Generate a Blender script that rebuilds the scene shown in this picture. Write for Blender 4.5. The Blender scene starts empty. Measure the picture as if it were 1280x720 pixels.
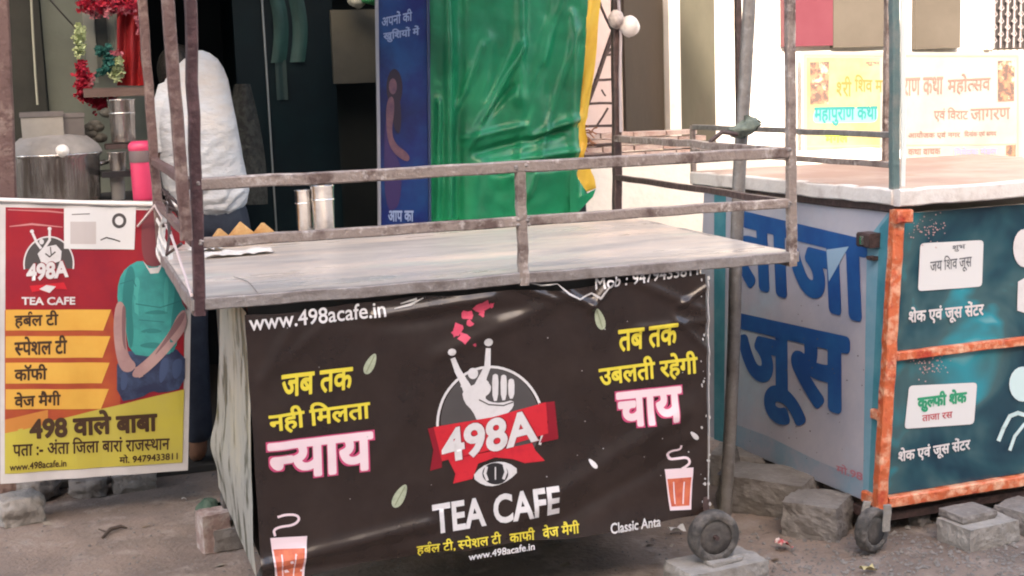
import bpy, bmesh, math, random
from mathutils import Vector, Matrix, noise
random.seed(7)
SC = bpy.context.scene
COL = SC.collection
# ------------------------------------------------------------------ camera
F, CX, CY, CZ = 1721.7, -.332, -3.837, 1.376
YAW, PIT, ROL = -.3127, -.1507, -.0341
fwd = Vector((-math.sin(YAW)*math.cos(PIT), math.cos(YAW)*math.cos(PIT), math.sin(PIT)))
rt = Vector((math.cos(YAW), math.sin(YAW), 0)); up = rt.cross(fwd)
RT = rt*math.cos(ROL)+up*math.sin(ROL); UP = -rt*math.sin(ROL)+up*math.cos(ROL)
CAM = Vector((CX, CY, CZ))
cd = bpy.data.cameras.new('camera'); co = bpy.data.objects.new('camera', cd); COL.objects.link(co)
co.matrix_world = Matrix(((RT.x, UP.x, -fwd.x, CX), (RT.y, UP.y, -fwd.y, CY), (RT.z, UP.z, -fwd.z, CZ), (0, 0, 0, 1)))
cd.sensor_width = 36; cd.lens = F/1280*36; cd.clip_end = 2000; cd.clip_start = .05
cd.dof.use_dof = False
SC.camera = co
# ------------------------------------------------------------------ light
SUN_EL, SUN_AZ = math.radians(30), math.radians(197)   # azimuth from +Y clockwise: sun stands behind the viewer
w = bpy.data.worlds.new("World"); SC.world = w; w.use_nodes = True
nt = w.node_tree; bg = nt.nodes['Background']; sk = nt.nodes.new('ShaderNodeTexSky')
sk.sky_type = 'NISHITA'; sk.sun_disc = False; sk.sun_elevation = SUN_EL; sk.sun_rotation = SUN_AZ
sk.air_density = 1.2; sk.dust_density = 4.0; sk.ozone_density = .6
nt.links.new(sk.outputs[0], bg.inputs[0]); bg.inputs[1].default_value = .15
sl = bpy.data.lights.new('sun', 'SUN'); sl.energy = 2.0; sl.angle = math.radians(.5); sl.color = (1, .93, .84)
so = bpy.data.objects.new('sun', sl); COL.objects.link(so)
sdir = Vector((math.sin(SUN_AZ)*math.cos(SUN_EL), math.cos(SUN_AZ)*math.cos(SUN_EL), math.sin(SUN_EL)))
so.rotation_euler = sdir.to_track_quat('Z', 'Y').to_euler(); so.location = (0, -5, 12)
SC.view_settings.view_transform = 'Standard'; SC.view_settings.look = 'None'
SC.view_settings.exposure = 2.6; SC.view_settings.gamma = 1
SC.view_settings.use_curve_mapping = False
SC.view_settings.use_white_balance = True; SC.view_settings.white_balance_temperature = 7200; SC.view_settings.white_balance_tint = 14
SC.cycles.pixel_filter_type = 'BLACKMAN_HARRIS'; SC.cycles.filter_width = 2.0
# ------------------------------------------------------------------ pixel -> place
def ray(u, v): return fwd+RT*((u-640)/F)-UP*((v-360)/F)
def onZ(u, v, z): d = ray(u, v); return CAM+d*((z-CZ)/d.z)
def onY(u, v, y): d = ray(u, v); return CAM+d*((y-CY)/d.y)
G = -.24   # ground level
# ------------------------------------------------------------------ materials
def s2l(c): return tuple((x/255/12.92 if x/255 <= .04045 else ((x/255+.055)/1.055)**2.4) for x in c)+(1,)
MATS = {}
def mat(name, col, rough=.6, metal=0, var=None, bump=0, bscale=40, stretch=(1, 1, 1), spec=.5, var2=None, var3=None, coat=0, rvar=0, alpha=None, trans=0):
    if name in MATS: return MATS[name]
    m = bpy.data.materials.new(name); m.use_nodes = True; t = m.node_tree; p = t.nodes['Principled BSDF']
    col = tuple(col[:3])+(1,)
    p.inputs['Base Color'].default_value = col; p.inputs['Roughness'].default_value = rough
    p.inputs['Metallic'].default_value = metal; p.inputs['Specular IOR Level'].default_value = spec
    p.inputs['Coat Weight'].default_value = coat; p.inputs['Coat Roughness'].default_value = .25
    if trans: p.inputs['Transmission Weight'].default_value = trans
    tc = t.nodes.new('ShaderNodeTexCoord'); mp = t.nodes.new('ShaderNodeMapping'); mp.inputs['Scale'].default_value = stretch
    t.links.new(tc.outputs['Object'], mp.inputs[0])
    cur = None
    for k, vv in enumerate([x for x in (var, var2, var3) if x]):
        c2, sc, lo, hi = vv
        n = t.nodes.new('ShaderNodeTexNoise'); n.inputs['Scale'].default_value = sc; n.inputs['Detail'].default_value = 6; n.inputs['Roughness'].default_value = .62
        if k: n.noise_dimensions = '4D'; n.inputs['W'].default_value = 7.3*k
        t.links.new(mp.outputs[0], n.inputs['Vector'])
        r = t.nodes.new('ShaderNodeMapRange'); r.inputs[1].default_value = lo; r.inputs[2].default_value = hi
        t.links.new(n.outputs['Fac'], r.inputs[0])
        mx = t.nodes.new('ShaderNodeMix'); mx.data_type = 'RGBA'
        t.links.new(r.outputs[0], mx.inputs[0])
        if cur: t.links.new(cur, mx.inputs[6])
        else: mx.inputs[6].default_value = col
        mx.inputs[7].default_value = tuple(c2[:3])+(1,)
        cur = mx.outputs[2]
        if rvar and k == 0:
            rr = t.nodes.new('ShaderNodeMapRange'); rr.inputs[3].default_value = rough; rr.inputs[4].default_value = min(1, rough+rvar)
            t.links.new(r.outputs[0], rr.inputs[0]); t.links.new(rr.outputs[0], p.inputs['Roughness'])
    if cur: t.links.new(cur, p.inputs['Base Color'])
    if bump:
        n = t.nodes.new('ShaderNodeTexNoise'); n.inputs['Scale'].default_value = bscale; n.inputs['Detail'].default_value = 5
        t.links.new(mp.outputs[0], n.inputs['Vector'])
        b = t.nodes.new('ShaderNodeBump'); b.inputs['Strength'].default_value = min(1, bump); b.inputs['Distance'].default_value = .01*max(1, bump)
        t.links.new(n.outputs['Fac'], b.inputs['Height']); t.links.new(b.outputs[0], p.inputs['Normal'])
    MATS[name] = m
    return m
def C(r, g, b): return s2l((r, g, b))
M_post = mat('rusty_maroon_paint', (.125, .072, .066), .5, 0, ((.26, .19, .165), 16, .50, .68), .5, 60, var2=((.07, .035, .03), 35, .52, .68), rvar=.25)
M_rail = mat('worn_grey_brown_steel', (.28, .225, .20), .42, .1, ((.12, .08, .07), 12, .5, .64), .5, 70, var2=((.50, .44, .41), 30, .54, .68), rvar=.3)
M_dkpost = mat('dark_brown_steel', (.05, .03, .028), .5, 0, ((.10, .06, .055), 30, .45, .7), .4, 60)
M_top = mat('stained_table_sheet', (.57, .51, .455), .26, .0, ((.29, .265, .25), 3.0, .38, .64), .2, 12, (.45, 1.6, 1), var2=((.66, .53, .43), 2.2, .48, .68), var3=((.40, .46, .40), 2.4, .55, .68), rvar=.3, spec=.7)
M_edge = mat('bare_steel_edge', (.29, .26, .25), .45, .3, ((.16, .13, .12), 14, .45, .7), .5, 50, var2=((.46, .43, .42), 40, .58, .75))
M_ban = mat('black_vinyl_print', (.022, .013, .0105), .22, 0, ((.034, .022, .018), 5, .4, .7), .2, 14, spec=.5, coat=.15)
M_white = mat('white_print', (.66, .64, .65), .4, 0, ((.55, .53, .53), 40, .5, .8))
M_yellow = mat('yellow_print', (.72, .60, .06), .4, 0, ((.6, .5, .05), 30, .5, .8))
M_pink = mat('magenta_outline_print', (.55, .06, .16), .4)
M_palepink = mat('pale_pink_print', (.78, .62, .66), .4)
M_red = mat('red_print', (.60, .022, .035), .35, 0, ((.45, .01, .03), 30, .5, .8))
M_dred = mat('dark_red_print', (.26, .008, .02), .35)
M_leaf = mat('pale_leaf_print', (.42, .46, .33), .4, 0, ((.3, .34, .24), 60, .4, .7))
M_ring = mat('grey_disc_print', (.075, .068, .068), .38)
M_orange = mat('orange_tea_print', (.62, .16, .08), .4, 0, ((.5, .08, .05), 40, .4, .7))
M_blk = mat('black_print', (.02, .018, .02), .4)
M_side = mat('flaking_cream_vinyl', (.33, .315, .28), .5, 0, ((.075, .075, .055), 11, .52, .60), .3, 30, (1, 1, .5), var2=((.46, .40, .30), 4, .5, .7))
M_box = mat('dark_cabinet_sheet', (.03, .026, .025), .6, 0, ((.05, .045, .04), 8, .4, .7))
M_rub = mat('dusty_rubber', (.05, .047, .045), .85, 0, ((.15, .135, .125), 22, .42, .68), .8, 60)
M_rim = mat('grey_cast_rim', (.085, .078, .075), .6, .2, ((.15, .135, .125), 30, .45, .7), .4, 50)
M_conc = mat('dusty_concrete', (.30, .28, .26), .9, 0, ((.20, .185, .17), 9, .4, .7), 1.0, 45, var2=((.40, .38, .355), 25, .55, .75))
M_stone = mat('grey_stone', (.19, .175, .165), .9, 0, ((.13, .115, .105), 9, .4, .7), 1.0, 35, var2=((.27, .25, .235), 30, .55, .75))
M_brick = mat('old_brick', (.30, .16, .12), .9, 0, ((.42, .34, .30), 14, .45, .65), .9, 45)
M_steel = mat('polished_steel', (.80, .77, .74), .22, 1, ((.45, .42, .40), 12, .45, .7), .15, 20)
M_steelr = mat('used_steel', (.80, .76, .72), .26, .9, ((.40, .34, .30), 10, .48, .62), .4, 30, (2.2, 2.2, .3))
M_teal = mat('teal_post_paint', (.10, .16, .16), .5, 0, ((.18, .20, .19), 20, .45, .7), .4, 60)
M_grey = mat('galvanised_pipe', (.23, .215, .205), .45, .25, ((.15, .13, .12), 16, .4, .7), .4, 60, var2=((.32, .31, .30), 30, .55, .75))

# ------------------------------------------------------------------ mesh building
class MB:
    def __init__(s): s.v = []; s.f = []; s.sm = []
    def add(s, vs, fs, smooth=False):
        n = len(s.v); s.v += [Vector(a) for a in vs]; s.f += [tuple(i+n for i in f) for f in fs]; s.sm += [smooth]*len(fs); return s
    def box(s, lo, hi, M=None):
        x0, y0, z0 = lo; x1, y1, z1 = hi
        vs = [Vector(p) for p in ((x0, y0, z0), (x1, y0, z0), (x1, y1, z0), (x0, y1, z0), (x0, y0, z1), (x1, y0, z1), (x1, y1, z1), (x0, y1, z1))]
        if M: vs = [M@p for p in vs]
        return s.add(vs, [(0, 3, 2, 1), (4, 5, 6, 7), (0, 1, 5, 4), (1, 2, 6, 5), (2, 3, 7, 6), (3, 0, 4, 7)])
    def bar(s, a, b, w=.03, h=None, seg=8, jit=.0012, bev=.22, upv=None):
        """square steel section with chamfered arrises and slight unevenness"""
        a = Vector(a); b = Vector(b); h = h or w; d = (b-a).normalized()
        u0 = upv or (Vector((0, 0, 1)) if abs(d.z) < .8 else Vector((0, 1, 0)))
        sx = d.cross(u0).normalized(); sy = sx.cross(d).normalized()
        c = w*bev/2
        prof = [(-w/2+c, -h/2), (w/2-c, -h/2), (w/2, -h/2+c), (w/2, h/2-c), (w/2-c, h/2), (-w/2+c, h/2), (-w/2, h/2-c), (-w/2, -h/2+c)]
        vs = []
        for i in range(seg+1):
            t = i/seg; p = a.lerp(b, t)
            j = Vector((random.gauss(0, jit), random.gauss(0, jit), 0)) if 0 < i < seg else Vector()
            vs += [p+sx*(q[0]+j.x)+sy*(q[1]+j.y) for q in prof]
        fs = []
        for i in range(seg):
            for k in range(8): fs.append((i*8+k, i*8+(k+1) % 8, (i+1)*8+(k+1) % 8, (i+1)*8+k))
        fs.append(tuple(range(7, -1, -1))); fs.append(tuple(seg*8+k for k in range(8)))
        return s.add(vs, fs)
    def tube(s, pts, r, n=10, cap=True, smooth=True):
        pts = [Vector(p) for p in pts]; rr = r if isinstance(r, (list, tuple)) else [r]*len(pts)
        vs = []; prev = None
        for i, p in enumerate(pts):
            d = (pts[min(i+1, len(pts)-1)]-pts[max(i-1, 0)]).normalized()
            if prev is None: x = d.orthogonal().normalized()
            else: x = (prev-d*prev.dot(d)).normalized()
            prev = x; y = d.cross(x)
            vs += [p+(x*math.cos(2*math.pi*k/n)+y*math.sin(2*math.pi*k/n))*rr[i] for k in range(n)]
        fs = [(i*n+k, i*n+(k+1) % n, (i+1)*n+(k+1) % n, (i+1)*n+k) for i in range(len(pts)-1) for k in range(n)]
        s.add(vs, fs, smooth)
        if cap: s.add(vs[:n], [tuple(range(n-1, -1, -1))]); s.add(vs[-n:], [tuple(range(n))])
        return s
    def lathe(s, prof, c, n=32, axis='Z', ang=0, smooth=True, wob=None):
        c = Vector(c); vs = []
        for r, z in prof:
            for k in range(n):
                a = 2*math.pi*k/n; q = r*(1+(wob(a) if wob else 0))
                p = Vector((q*math.cos(a), q*math.sin(a), z))
                if axis == 'Y': p = Vector((p.x, -p.z, p.y))
                if axis == 'X': p = Vector((p.z, p.x, p.y))
                if ang: p = Matrix.Rotation(ang, 3, 'Z')@p
                vs.append(c+p)
        fs = [(i*n+k, i*n+(k+1) % n, (i+1)*n+(k+1) % n, (i+1)*n+k) for i in range(len(prof)-1) for k in range(n)]
        return s.add(vs, fs, smooth)
    def grid(s, fn, nu, nv, smooth=True):
        vs = [fn(i/nu, j/nv) for j in range(nv+1) for i in range(nu+1)]
        fs = [(j*(nu+1)+i, j*(nu+1)+i+1, (j+1)*(nu+1)+i+1, (j+1)*(nu+1)+i) for j in range(nv) for i in range(nu)]
        return s.add(vs, fs, smooth)
    def build(s, name, m, parent=None, loc=None, fix=False):
        me = bpy.data.meshes.new(name)
        org = Vector(loc) if loc is not None else (parent_world(parent) if parent else Vector())
        me.from_pydata([tuple(v-org) for v in s.v], [], s.f); me.validate()
        if len(me.polygons) == len(s.sm): me.polygons.foreach_set('use_smooth', s.sm)
        me.materials.append(m)
        if fix:
            bm = bmesh.new(); bm.from_mesh(me); bmesh.ops.recalc_face_normals(bm, faces=bm.faces); bm.to_mesh(me); bm.free()
        o = bpy.data.objects.new(name, me); COL.objects.link(o)
        if parent: o.parent = parent
        elif loc is not None: o.location = org
        return o
def parent_world(p):
    v = Vector()
    while p: v += p.location; p = p.parent
    return v
def tag(o, label=None, cat=None, group=None, kind=None):
    if label: o['label'] = label
    if cat: o['category'] = cat
    if group: o['group'] = group
    if kind: o['kind'] = kind
    return o
def thing(name, label, cat, loc, group=None):
    o = bpy.data.objects.new(name, None); o.empty_display_size = .1; COL.objects.link(o); o.location = loc
    return tag(o, label, cat, group)
def nz(x, y, z=0, s=1): return noise.noise(Vector((x*s, y*s, z*s)))

# ------------------------------------------------------------------ surfaces that carry print
class Surf:
    def __init__(s, o, u, v, disp=None, nrm=None):
        s.o = Vector(o); s.u = Vector(u).normalized(); s.v = Vector(v).normalized()
        s.n = s.u.cross(s.v).normalized()
        if s.n.dot(CAM-s.o) < 0: s.n = -s.n
        s.d = disp or (lambda a, b: 0)
        uv = s.u.dot(s.v); s.det = 1-uv*uv; s.uv = uv
    def inv(s, px, py):
        d = ray(px, py); t = (s.o-CAM).dot(s.n)/d.dot(s.n); p = CAM+d*t-s.o
        a, b = p.dot(s.u), p.dot(s.v)
        return ((a-b*s.uv)/s.det, (b-a*s.uv)/s.det)
    def at(s, a, b, off=0): return s.o+s.u*a+s.v*b+s.n*(s.d(a, b)+off)
def print_bm(bm, surf, name, m, parent, off, cut=.02):
    """cut a flat shape to the surface's grid and lay it on the surface"""
    if not bm.verts: return None
    if cut:
        for ax in (0, 1):
            lo = min(v.co[ax] for v in bm.verts); hi = max(v.co[ax] for v in bm.verts)
            k = math.ceil(lo/cut)
            while k*cut < hi:
                pc = [0, 0, 0]; pc[ax] = k*cut; pn = [0, 0, 0]; pn[ax] = 1
                bmesh.ops.bisect_plane(bm, geom=bm.verts[:]+bm.edges[:]+bm.faces[:], plane_co=pc, plane_no=pn, dist=1e-6); k += 1
    bmesh.ops.triangulate(bm, faces=bm.faces[:])
    org = parent_world(parent)
    for v in bm.verts: v.co = surf.at(v.co.x, v.co.y, off+v.co.z)-org
    for f in bm.faces: f.normal_update()
    fl = [f for f in bm.faces if f.normal.dot(surf.n) < 0]
    if fl: bmesh.ops.reverse_faces(bm, faces=fl)
    me = bpy.data.meshes.new(name); bm.to_mesh(me); bm.free(); me.materials.append(m)
    o = bpy.data.objects.new(name, me); COL.objects.link(o); o.parent = parent
    return o
def glyphs(s, bold=.0, sx=1):
    cu = bpy.data.curves.new('t', 'FONT'); cu.body = s; cu.size = 1; cu.offset = bold; cu.resolution_u = 4; cu.space_character = sx
    o = bpy.data.objects.new('t', cu); COL.objects.link(o)
    me = bpy.data.meshes.new_from_object(o)
    bm = bmesh.new(); bm.from_mesh(me); bpy.data.objects.remove(o); bpy.data.curves.remove(cu); bpy.data.meshes.remove(me)
    return bm
def bounds(bm):
    xs = [v.co.x for v in bm.verts]; ys = [v.co.y for v in bm.verts]; return min(xs), max(xs), min(ys), max(ys)
HALF = {'न': .185, 'स': .185, 'श': .185, 'ल': .18, 'त': .18}
def text_bm(segs, bold=0, sx=1):
    """segs: string or list of strings; a string starting with ~ is a half consonant (its stem cut away); ^ puts a reph hook over what precedes"""
    if isinstance(segs, str): segs = [segs]
    out = bmesh.new(); x = 0
    for g in segs:
        if g == '^':
            b = bmesh.new(); pts = []
            for k in range(9):
                a = math.radians(200-k*25); pts.append((math.cos(a)*.09, math.sin(a)*.10))
            n = len(pts); th = .035+bold
            vo = [b.verts.new((x-.10+p[0]*(1+th*4), .74+p[1]*(1+th*4), 0)) for p in pts]; vi = [b.verts.new((x-.10+p[0]*(1-th*3), .74+p[1]*(1-th*3), 0)) for p in pts]
            for k in range(n-1): b.faces.new((vo[k], vo[k+1], vi[k+1], vi[k]))
            adv = 0; dx = 0
        else:
            half = g.startswith('~'); g = g.strip('~')
            lat = all(ord(ch) < 128 for ch in g); b = glyphs(g, bold if lat and len(g) < 10 else 0, sx)
            x0, x1, y0, y1 = bounds(b); lead = x0
            if half:
                cutx = x1-HALF.get(g, .112)
                bmesh.ops.bisect_plane(b, geom=b.verts[:]+b.edges[:]+b.faces[:], plane_co=(cutx, 0, 0), plane_no=(1, 0, 0), clear_outer=True); x1 = cutx
                adv = x1-x0+bold*.3
            else: adv = x1-x0-.012
            if g.endswith(' '): adv += .25
            dx = x-x0
        me = bpy.data.meshes.new('t')
        for v in b.verts: v.co.x += dx
        b.to_mesh(me); b.free(); out.from_mesh(me); bpy.data.meshes.remove(me); x += adv
    if bold > .004 and not (all(ord(ch) < 128 for g in segs for ch in g) and len(segs[0]) < 10):      # a heavier weight: the same outline laid down in a small ring
        me = bpy.data.meshes.new('t'); out.to_mesh(me); nk = 8 if bold < .025 else 24; sq = bold >= .055
        for k in range(nk):
            n0 = len(out.verts); out.from_mesh(me); out.verts.ensure_lookup_table()
            for i in range(n0, len(out.verts)):
                v = out.verts[i]; ca = math.cos(6.2832*k/nk); sa = math.sin(6.2832*k/nk); m1 = max(abs(ca), abs(sa)) if sq else 1; v.co.x += bold*ca/m1; v.co.y += bold*sa/m1; v.co.z += .00002*(k+1)
        bpy.data.meshes.remove(me)
    return out
def text(surf, segs, name, m, parent, bl, br, tl, off=.0015, bold=0, cut=.02, sx=1, halo=None):
    A = Vector(surf.inv(*bl)); B = Vector(surf.inv(*br)); T = Vector(surf.inv(*tl))
    base = text_bm(segs, bold, sx); x0, x1, y0, y1 = bounds(base)
    def fit(b):
        for v in b.verts:
            p = A+(B-A)*((v.co.x-x0)/(x1-x0))+(T-A)*((v.co.y-y0)/(y1-y0)); v.co = (p.x, p.y, v.co.z)
        return b
    if halo:
        hb = text_bm(segs, bold+halo[1], sx)
        print_bm(fit(hb), surf, name+'_outline', halo[0], parent, off-.0006, cut)
    return print_bm(fit(base), surf, name, m, parent, off, cut)
def poly(surf, polys, name, m, parent, off=.001, cut=.02):
    if polys and not isinstance(polys[0][0], (list, tuple)): polys = [polys]
    bm = bmesh.new()
    for P in polys:
        q = []
        for p in P:
            a = surf.inv(*p)
            if not q or (Vector(a)-Vector(q[-1])).length > 1e-5: q.append(a)
        bm.faces.new([bm.verts.new((a[0], a[1], 0)) for a in q])
    bmesh.ops.triangulate(bm, faces=bm.faces[:])
    return print_bm(bm, surf, name, m, parent, off, cut)
def chai(P, n=2, closed=True):
    for _ in range(n):
        Q = []; m = len(P)
        for i in range(m if closed else m-1):
            a = P[i]; b_ = P[(i+1) % m]
            Q += [(a[0]*.75+b_[0]*.25, a[1]*.75+b_[1]*.25), (a[0]*.25+b_[0]*.75, a[1]*.25+b_[1]*.75)]
        P = Q if closed else [P[0]]+Q+[P[-1]]
    return P
def strokes(lines):
    """pixel polylines with width -> quads"""
    out = []
    for P, wd in lines:
        for i in range(len(P)-1):
            a = Vector(P[i]); b = Vector(P[i+1]); d = (b-a).normalized(); w0 = wd[i] if isinstance(wd, list) else wd; w1 = wd[i+1] if isinstance(wd, list) else wd
            n = Vector((-d.y, d.x)); e = d*min(w0, w1)*.25
            out.append([tuple(a-e+n*w0/2), tuple(b+e+n*w1/2), tuple(b+e-n*w1/2), tuple(a-e-n*w0/2)])
    return out
def disc(c, rx, ry=None, n=24, a0=0, a1=360):
    ry = ry or rx
    return [(c[0]+rx*math.cos(math.radians(a0+(a1-a0)*k/n)), c[1]+ry*math.sin(math.radians(a0+(a1-a0)*k/n))) for k in range(n if a1-a0 == 360 else n+1)]
# ================================================================== SETTING
def gh(x, y):
    near = math.exp(-((x-1)**2+(y-.5)**2)/30)
    return G+near*(.012*nz(x, y, 1, 1.3)+.007*nz(x, y, 2, 5)+.003*nz(x, y, 3, 17)+.0016*nz(x, y, 5, 41))
g = MB()
def axis_pts(lo, hi, step, far):
    a = []; v = lo
    while v <= hi: a.append(v); v += step
    l = []; s_ = step*2; v = lo
    while v > -far: v -= s_; s_ *= 1.5; l.append(v)
    r = []; s_ = step*2; v = hi
    while v < far: v += s_; s_ *= 1.5; r.append(v)
    return l[::-1]+a+r
gx = axis_pts(-1.6, 3.6, .02, 600); gy = axis_pts(-1.6, 2.6, .02, 600)
vs = [(x, y, gh(x, y)) for y in gy for x in gx]; n = len(gx)
g.add(vs, [(j*n+i, j*n+i+1, (j+1)*n+i+1, (j+1)*n+i) for j in range(len(gy)-1) for i in range(n-1)], True)
M_gr = mat('trodden_earth', (.235, .178, .145), .95, 0, ((.14, .108, .092), 2.2, .42, .66), .9, 55, var2=((.32, .27, .235), 9, .52, .72), var3=((.10, .08, .07), 30, .60, .72))
tag(g.build('ground', M_gr), kind='structure')
# loose grit
def pebbles(name, n, region, rmin, rmax, m):
    b = MB()
    for _ in range(n):
        x, y = region(); r = random.uniform(rmin, rmax)*random.uniform(.5, 1)
        z = gh(x, y)+r*.25
        vs = []
        for p in ((0, 0, 1), (1, 0, 0), (0, 1, 0), (-1, 0, 0), (0, -1, 0), (0, 0, -1)):
            vs.append((x+p[0]*r*random.uniform(.6, 1.3), y+p[1]*r*random.uniform(.6, 1.3), z+p[2]*r*random.uniform(.4, .9)))
        b.add(vs, [(0, 1, 2), (0, 2, 3), (0, 3, 4), (0, 4, 1), (5, 2, 1), (5, 3, 2), (5, 4, 3), (5, 1, 4)])
    return tag(b.build(name, m), name.replace('_', ' ')+' scattered on the bare earth', 'gravel', kind='stuff')
pebbles('gravel', 4200, lambda: (random.uniform(1.7, 3.4), random.gauss(-.25, .33)), .003, .013, M_stone)
pebbles('grit', 4200, lambda: (random.uniform(-1.2, 2.4), random.uniform(-.9, 2.2)), .002, .008, M_stone)

# --- the building behind: sunlit wall, plinth, panels
bd = thing('roadside_building', 'cream plastered building with brown and olive door panels behind the carts', 'building', (4.2, 4.2, G))
M_wall = mat('cream_plaster', (.80, .76, .70), .85, 0, ((.70, .62, .55), 1.6, .5, .75), .5, 18, var2=((.62, .54, .47), 7, .62, .8))
M_wallp = mat('pink_plaster', (.55, .44, .42), .85, 0, ((.42, .31, .28), 2.5, .45, .7), .5, 18)
WY = 4.0
x_l = onY(690, 100, WY).x
b = MB(); b.box((x_l+.001, WY, G), (9.5, WY+.25, 4.5)); b.build('wall', M_wall, bd)
b = MB(); b.box((x_l+.02, WY-.018, G+.9), (onY(776, 100, WY).x, WY-.002, 3.4)); b.build('plaster_panel', M_wallp, bd)
def wallrect(u0, u1, v0, v1, dy0, dy1):
    a = onY(u0, 60, WY).x; c = onY(u1, 60, WY).x; zt = onY((u0+u1)/2, v0, WY).z if v0 >= 0 else 3.2; zb = onY((u0+u1)/2, v1, WY).z
    return MB().box((a, WY-dy1, zb), (c, WY-dy0, zt))
M_door = mat('brown_door', (.040, .032, .024), .6, 0, ((.055, .040, .028), 3, .4, .7), .3, 20, (1, 1, .3))
M_olive = mat('olive_panel', (.07, .064, .042), .6, 0, ((.052, .048, .03), 4, .42, .7), .3, 20, (1, 1, .4), var2=((.085, .066, .048), 3, .5, .75))
M_crim = mat('crimson_panel', (.105, .015, .026), .55, 0, ((.13, .028, .04), 3, .4, .7))
M_taupe = mat('taupe_panel', (.072, .059, .044), .6, 0, ((.09, .075, .058), 3, .4, .7))
wallrect(777, 825, -1, 172, .002, .05).build('door_panel', M_door, bd)
wallrect(826, 840, -1, 200, .002, .12).build('pillar', M_wall, bd)
wallrect(841, 890, -1, 205, .002, .04).build('door_panel', M_olive, bd)
wallrect(975, 1036, -1, 58, .002, .05).build('shutter_panel', M_crim, bd)
wallrect(1037, 1106, -1, 59, .002, .045).build('shutter_panel', M_taupe, bd)
wallrect(1139, 1195, -1, 61, .002, .045).build('shutter_panel', M_taupe, bd)
# window grille at the far right
M_gdark = mat('window_dark', (.045, .04, .04), .4)
M_iron = mat('painted_grille', (.30, .26, .26), .5)
f = wallrect(1234, 1282, -1, 60, .002, .02).build('window', M_gdark, bd)
a = onY(1234, 60, WY).x; c = onY(1282, 60, WY).x; zb = onY(1258, 60, WY).z
b = MB(); i = 0; x = a+.02
while x < c:
    b.bar((x, WY-.04, zb), (x, WY-.04, 3.0), .012, seg=2); 
    z = zb+.05+(.04 if i % 2 else 0)
    while z < 2.9:
        b.tube([(x-.02, WY-.045, z), (x, WY-.05, z+.02), (x+.02, WY-.045, z), (x, WY-.045, z-.02), (x-.02, WY-.045, z)], .004, 5); z += .085
    x += .052; i += 1
b.build('grille', M_iron, f)
wallrect(1228, 1234, -1, 62, .002, .06).build('window_frame', M_wall, bd)
# plinth and courses of masonry on it
px0 = onY(716, 230, 3.5).x; px1 = onY(912, 230, 3.5).x
zt = onY(800, 206, 3.5).z
b = MB(); b.box((px0, 3.5, G), (px1+1.2, WY-.001, zt)); b.build('plinth', M_wall, bd)
M_pinkb = mat('faded_pink_brick', (.40, .265, .225), .9, 0, ((.54, .44, .39), 9, .42, .66), .9, 40)
M_pinkc = mat('dusty_brick', (.50, .40, .36), .9, 0, ((.38, .25, .21), 9, .42, .66), .9, 40)
zc = onY(800, 163, 3.6).z; rows = 5; rh = (zc-zt)/rows; k = 0
for r in range(rows):
    x = px0+.01-(r % 2)*.09; lim = onY(905-12*r, 200, 3.6).x
    while x < lim:
        L = random.uniform(.17, .22)
        y0 = 3.56+.012*r+random.uniform(-.008, .008)
        x0 = max(x, px0+.01)
        bb = MB(); bb.box((x0+.004, y0, zt+r*rh+.002), (x+L-.004, y0+.12, zt+(r+1)*rh-.007*random.uniform(.7, 1.6)))
        bb.build('brick', random.choice((M_pinkb, M_pinkc)), bd)
        x += L; k += 1
# --- unseen building, added across the street to keep the carts in shade
M_far = mat('shade_building_wall', (.42, .38, .34), .9, 0, ((.34, .30, .26), 1.5, .4, .7), .4, 10)
fb = thing('added_shade_building', 'unseen plain building added across the street to shade the carts', 'building', (2, -14, G))
b = MB(); b.box((-26, -20, G), (30, -14, 10.6)); b.build('wall', M_far, fb)
b = MB(); b.box((-26, -20, 10.801), (-3.2, -14.0, 14.6)); b.build('added_shade_upper_wall', M_far, fb)  # taller left end, added to shade the shop and the person
b = MB(); b.box((-26.2, -20.2, 10.601), (30.2, -13.8, 10.8)); b.build('roof', M_conc, fb)
for i in range(9):
    for zf in (1.6, 4.8, 8.0):
        b = MB(); xx = -21+i*5.2; b.box((xx, -13.998, zf), (xx+1.3, -13.95, zf+1.5)); b.build('window', M_gdark, fb)

# ================================================================== LEFT STALL (shop) 
shop = thing('tea_shop', 'dark open fronted shop room with grey green side wall behind the black tea cart', 'building', (.3, 2.5, G))
M_gg = mat('grey_green_plaster', (.15, .17, .145), .85, 0, ((.115, .13, .11), 2.5, .4, .7), .4, 18, var2=((.12, .13, .11), 9, .62, .8))
M_dk = mat('shade_dark_interior', (.010, .018, .024), .7, 0, ((.018, .026, .03), 2.2, .4, .7))  # the closed room's shade is put into this wall colour
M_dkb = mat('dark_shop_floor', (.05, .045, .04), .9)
xa = onY(56, 70, 2.6).x; xb = onY(186, 70, 2.6).x
b = MB(); b.box((xa, 2.6, G), (xb, 2.72, 2.55)); b.build('wall', M_gg, shop)
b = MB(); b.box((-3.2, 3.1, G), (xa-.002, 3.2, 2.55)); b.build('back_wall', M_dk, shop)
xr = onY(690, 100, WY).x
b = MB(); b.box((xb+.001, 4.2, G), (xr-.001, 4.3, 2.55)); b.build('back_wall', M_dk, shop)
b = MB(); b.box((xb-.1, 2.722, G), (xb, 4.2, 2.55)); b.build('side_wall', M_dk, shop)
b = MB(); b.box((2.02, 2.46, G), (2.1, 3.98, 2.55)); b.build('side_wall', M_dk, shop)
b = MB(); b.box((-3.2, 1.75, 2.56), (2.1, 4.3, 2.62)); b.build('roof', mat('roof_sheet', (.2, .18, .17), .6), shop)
b = MB(); b.box((-3.2, 2.0, G+.003), (2.02, 4.2, G+.03)); b.build('floor', M_dkb, shop)
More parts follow.
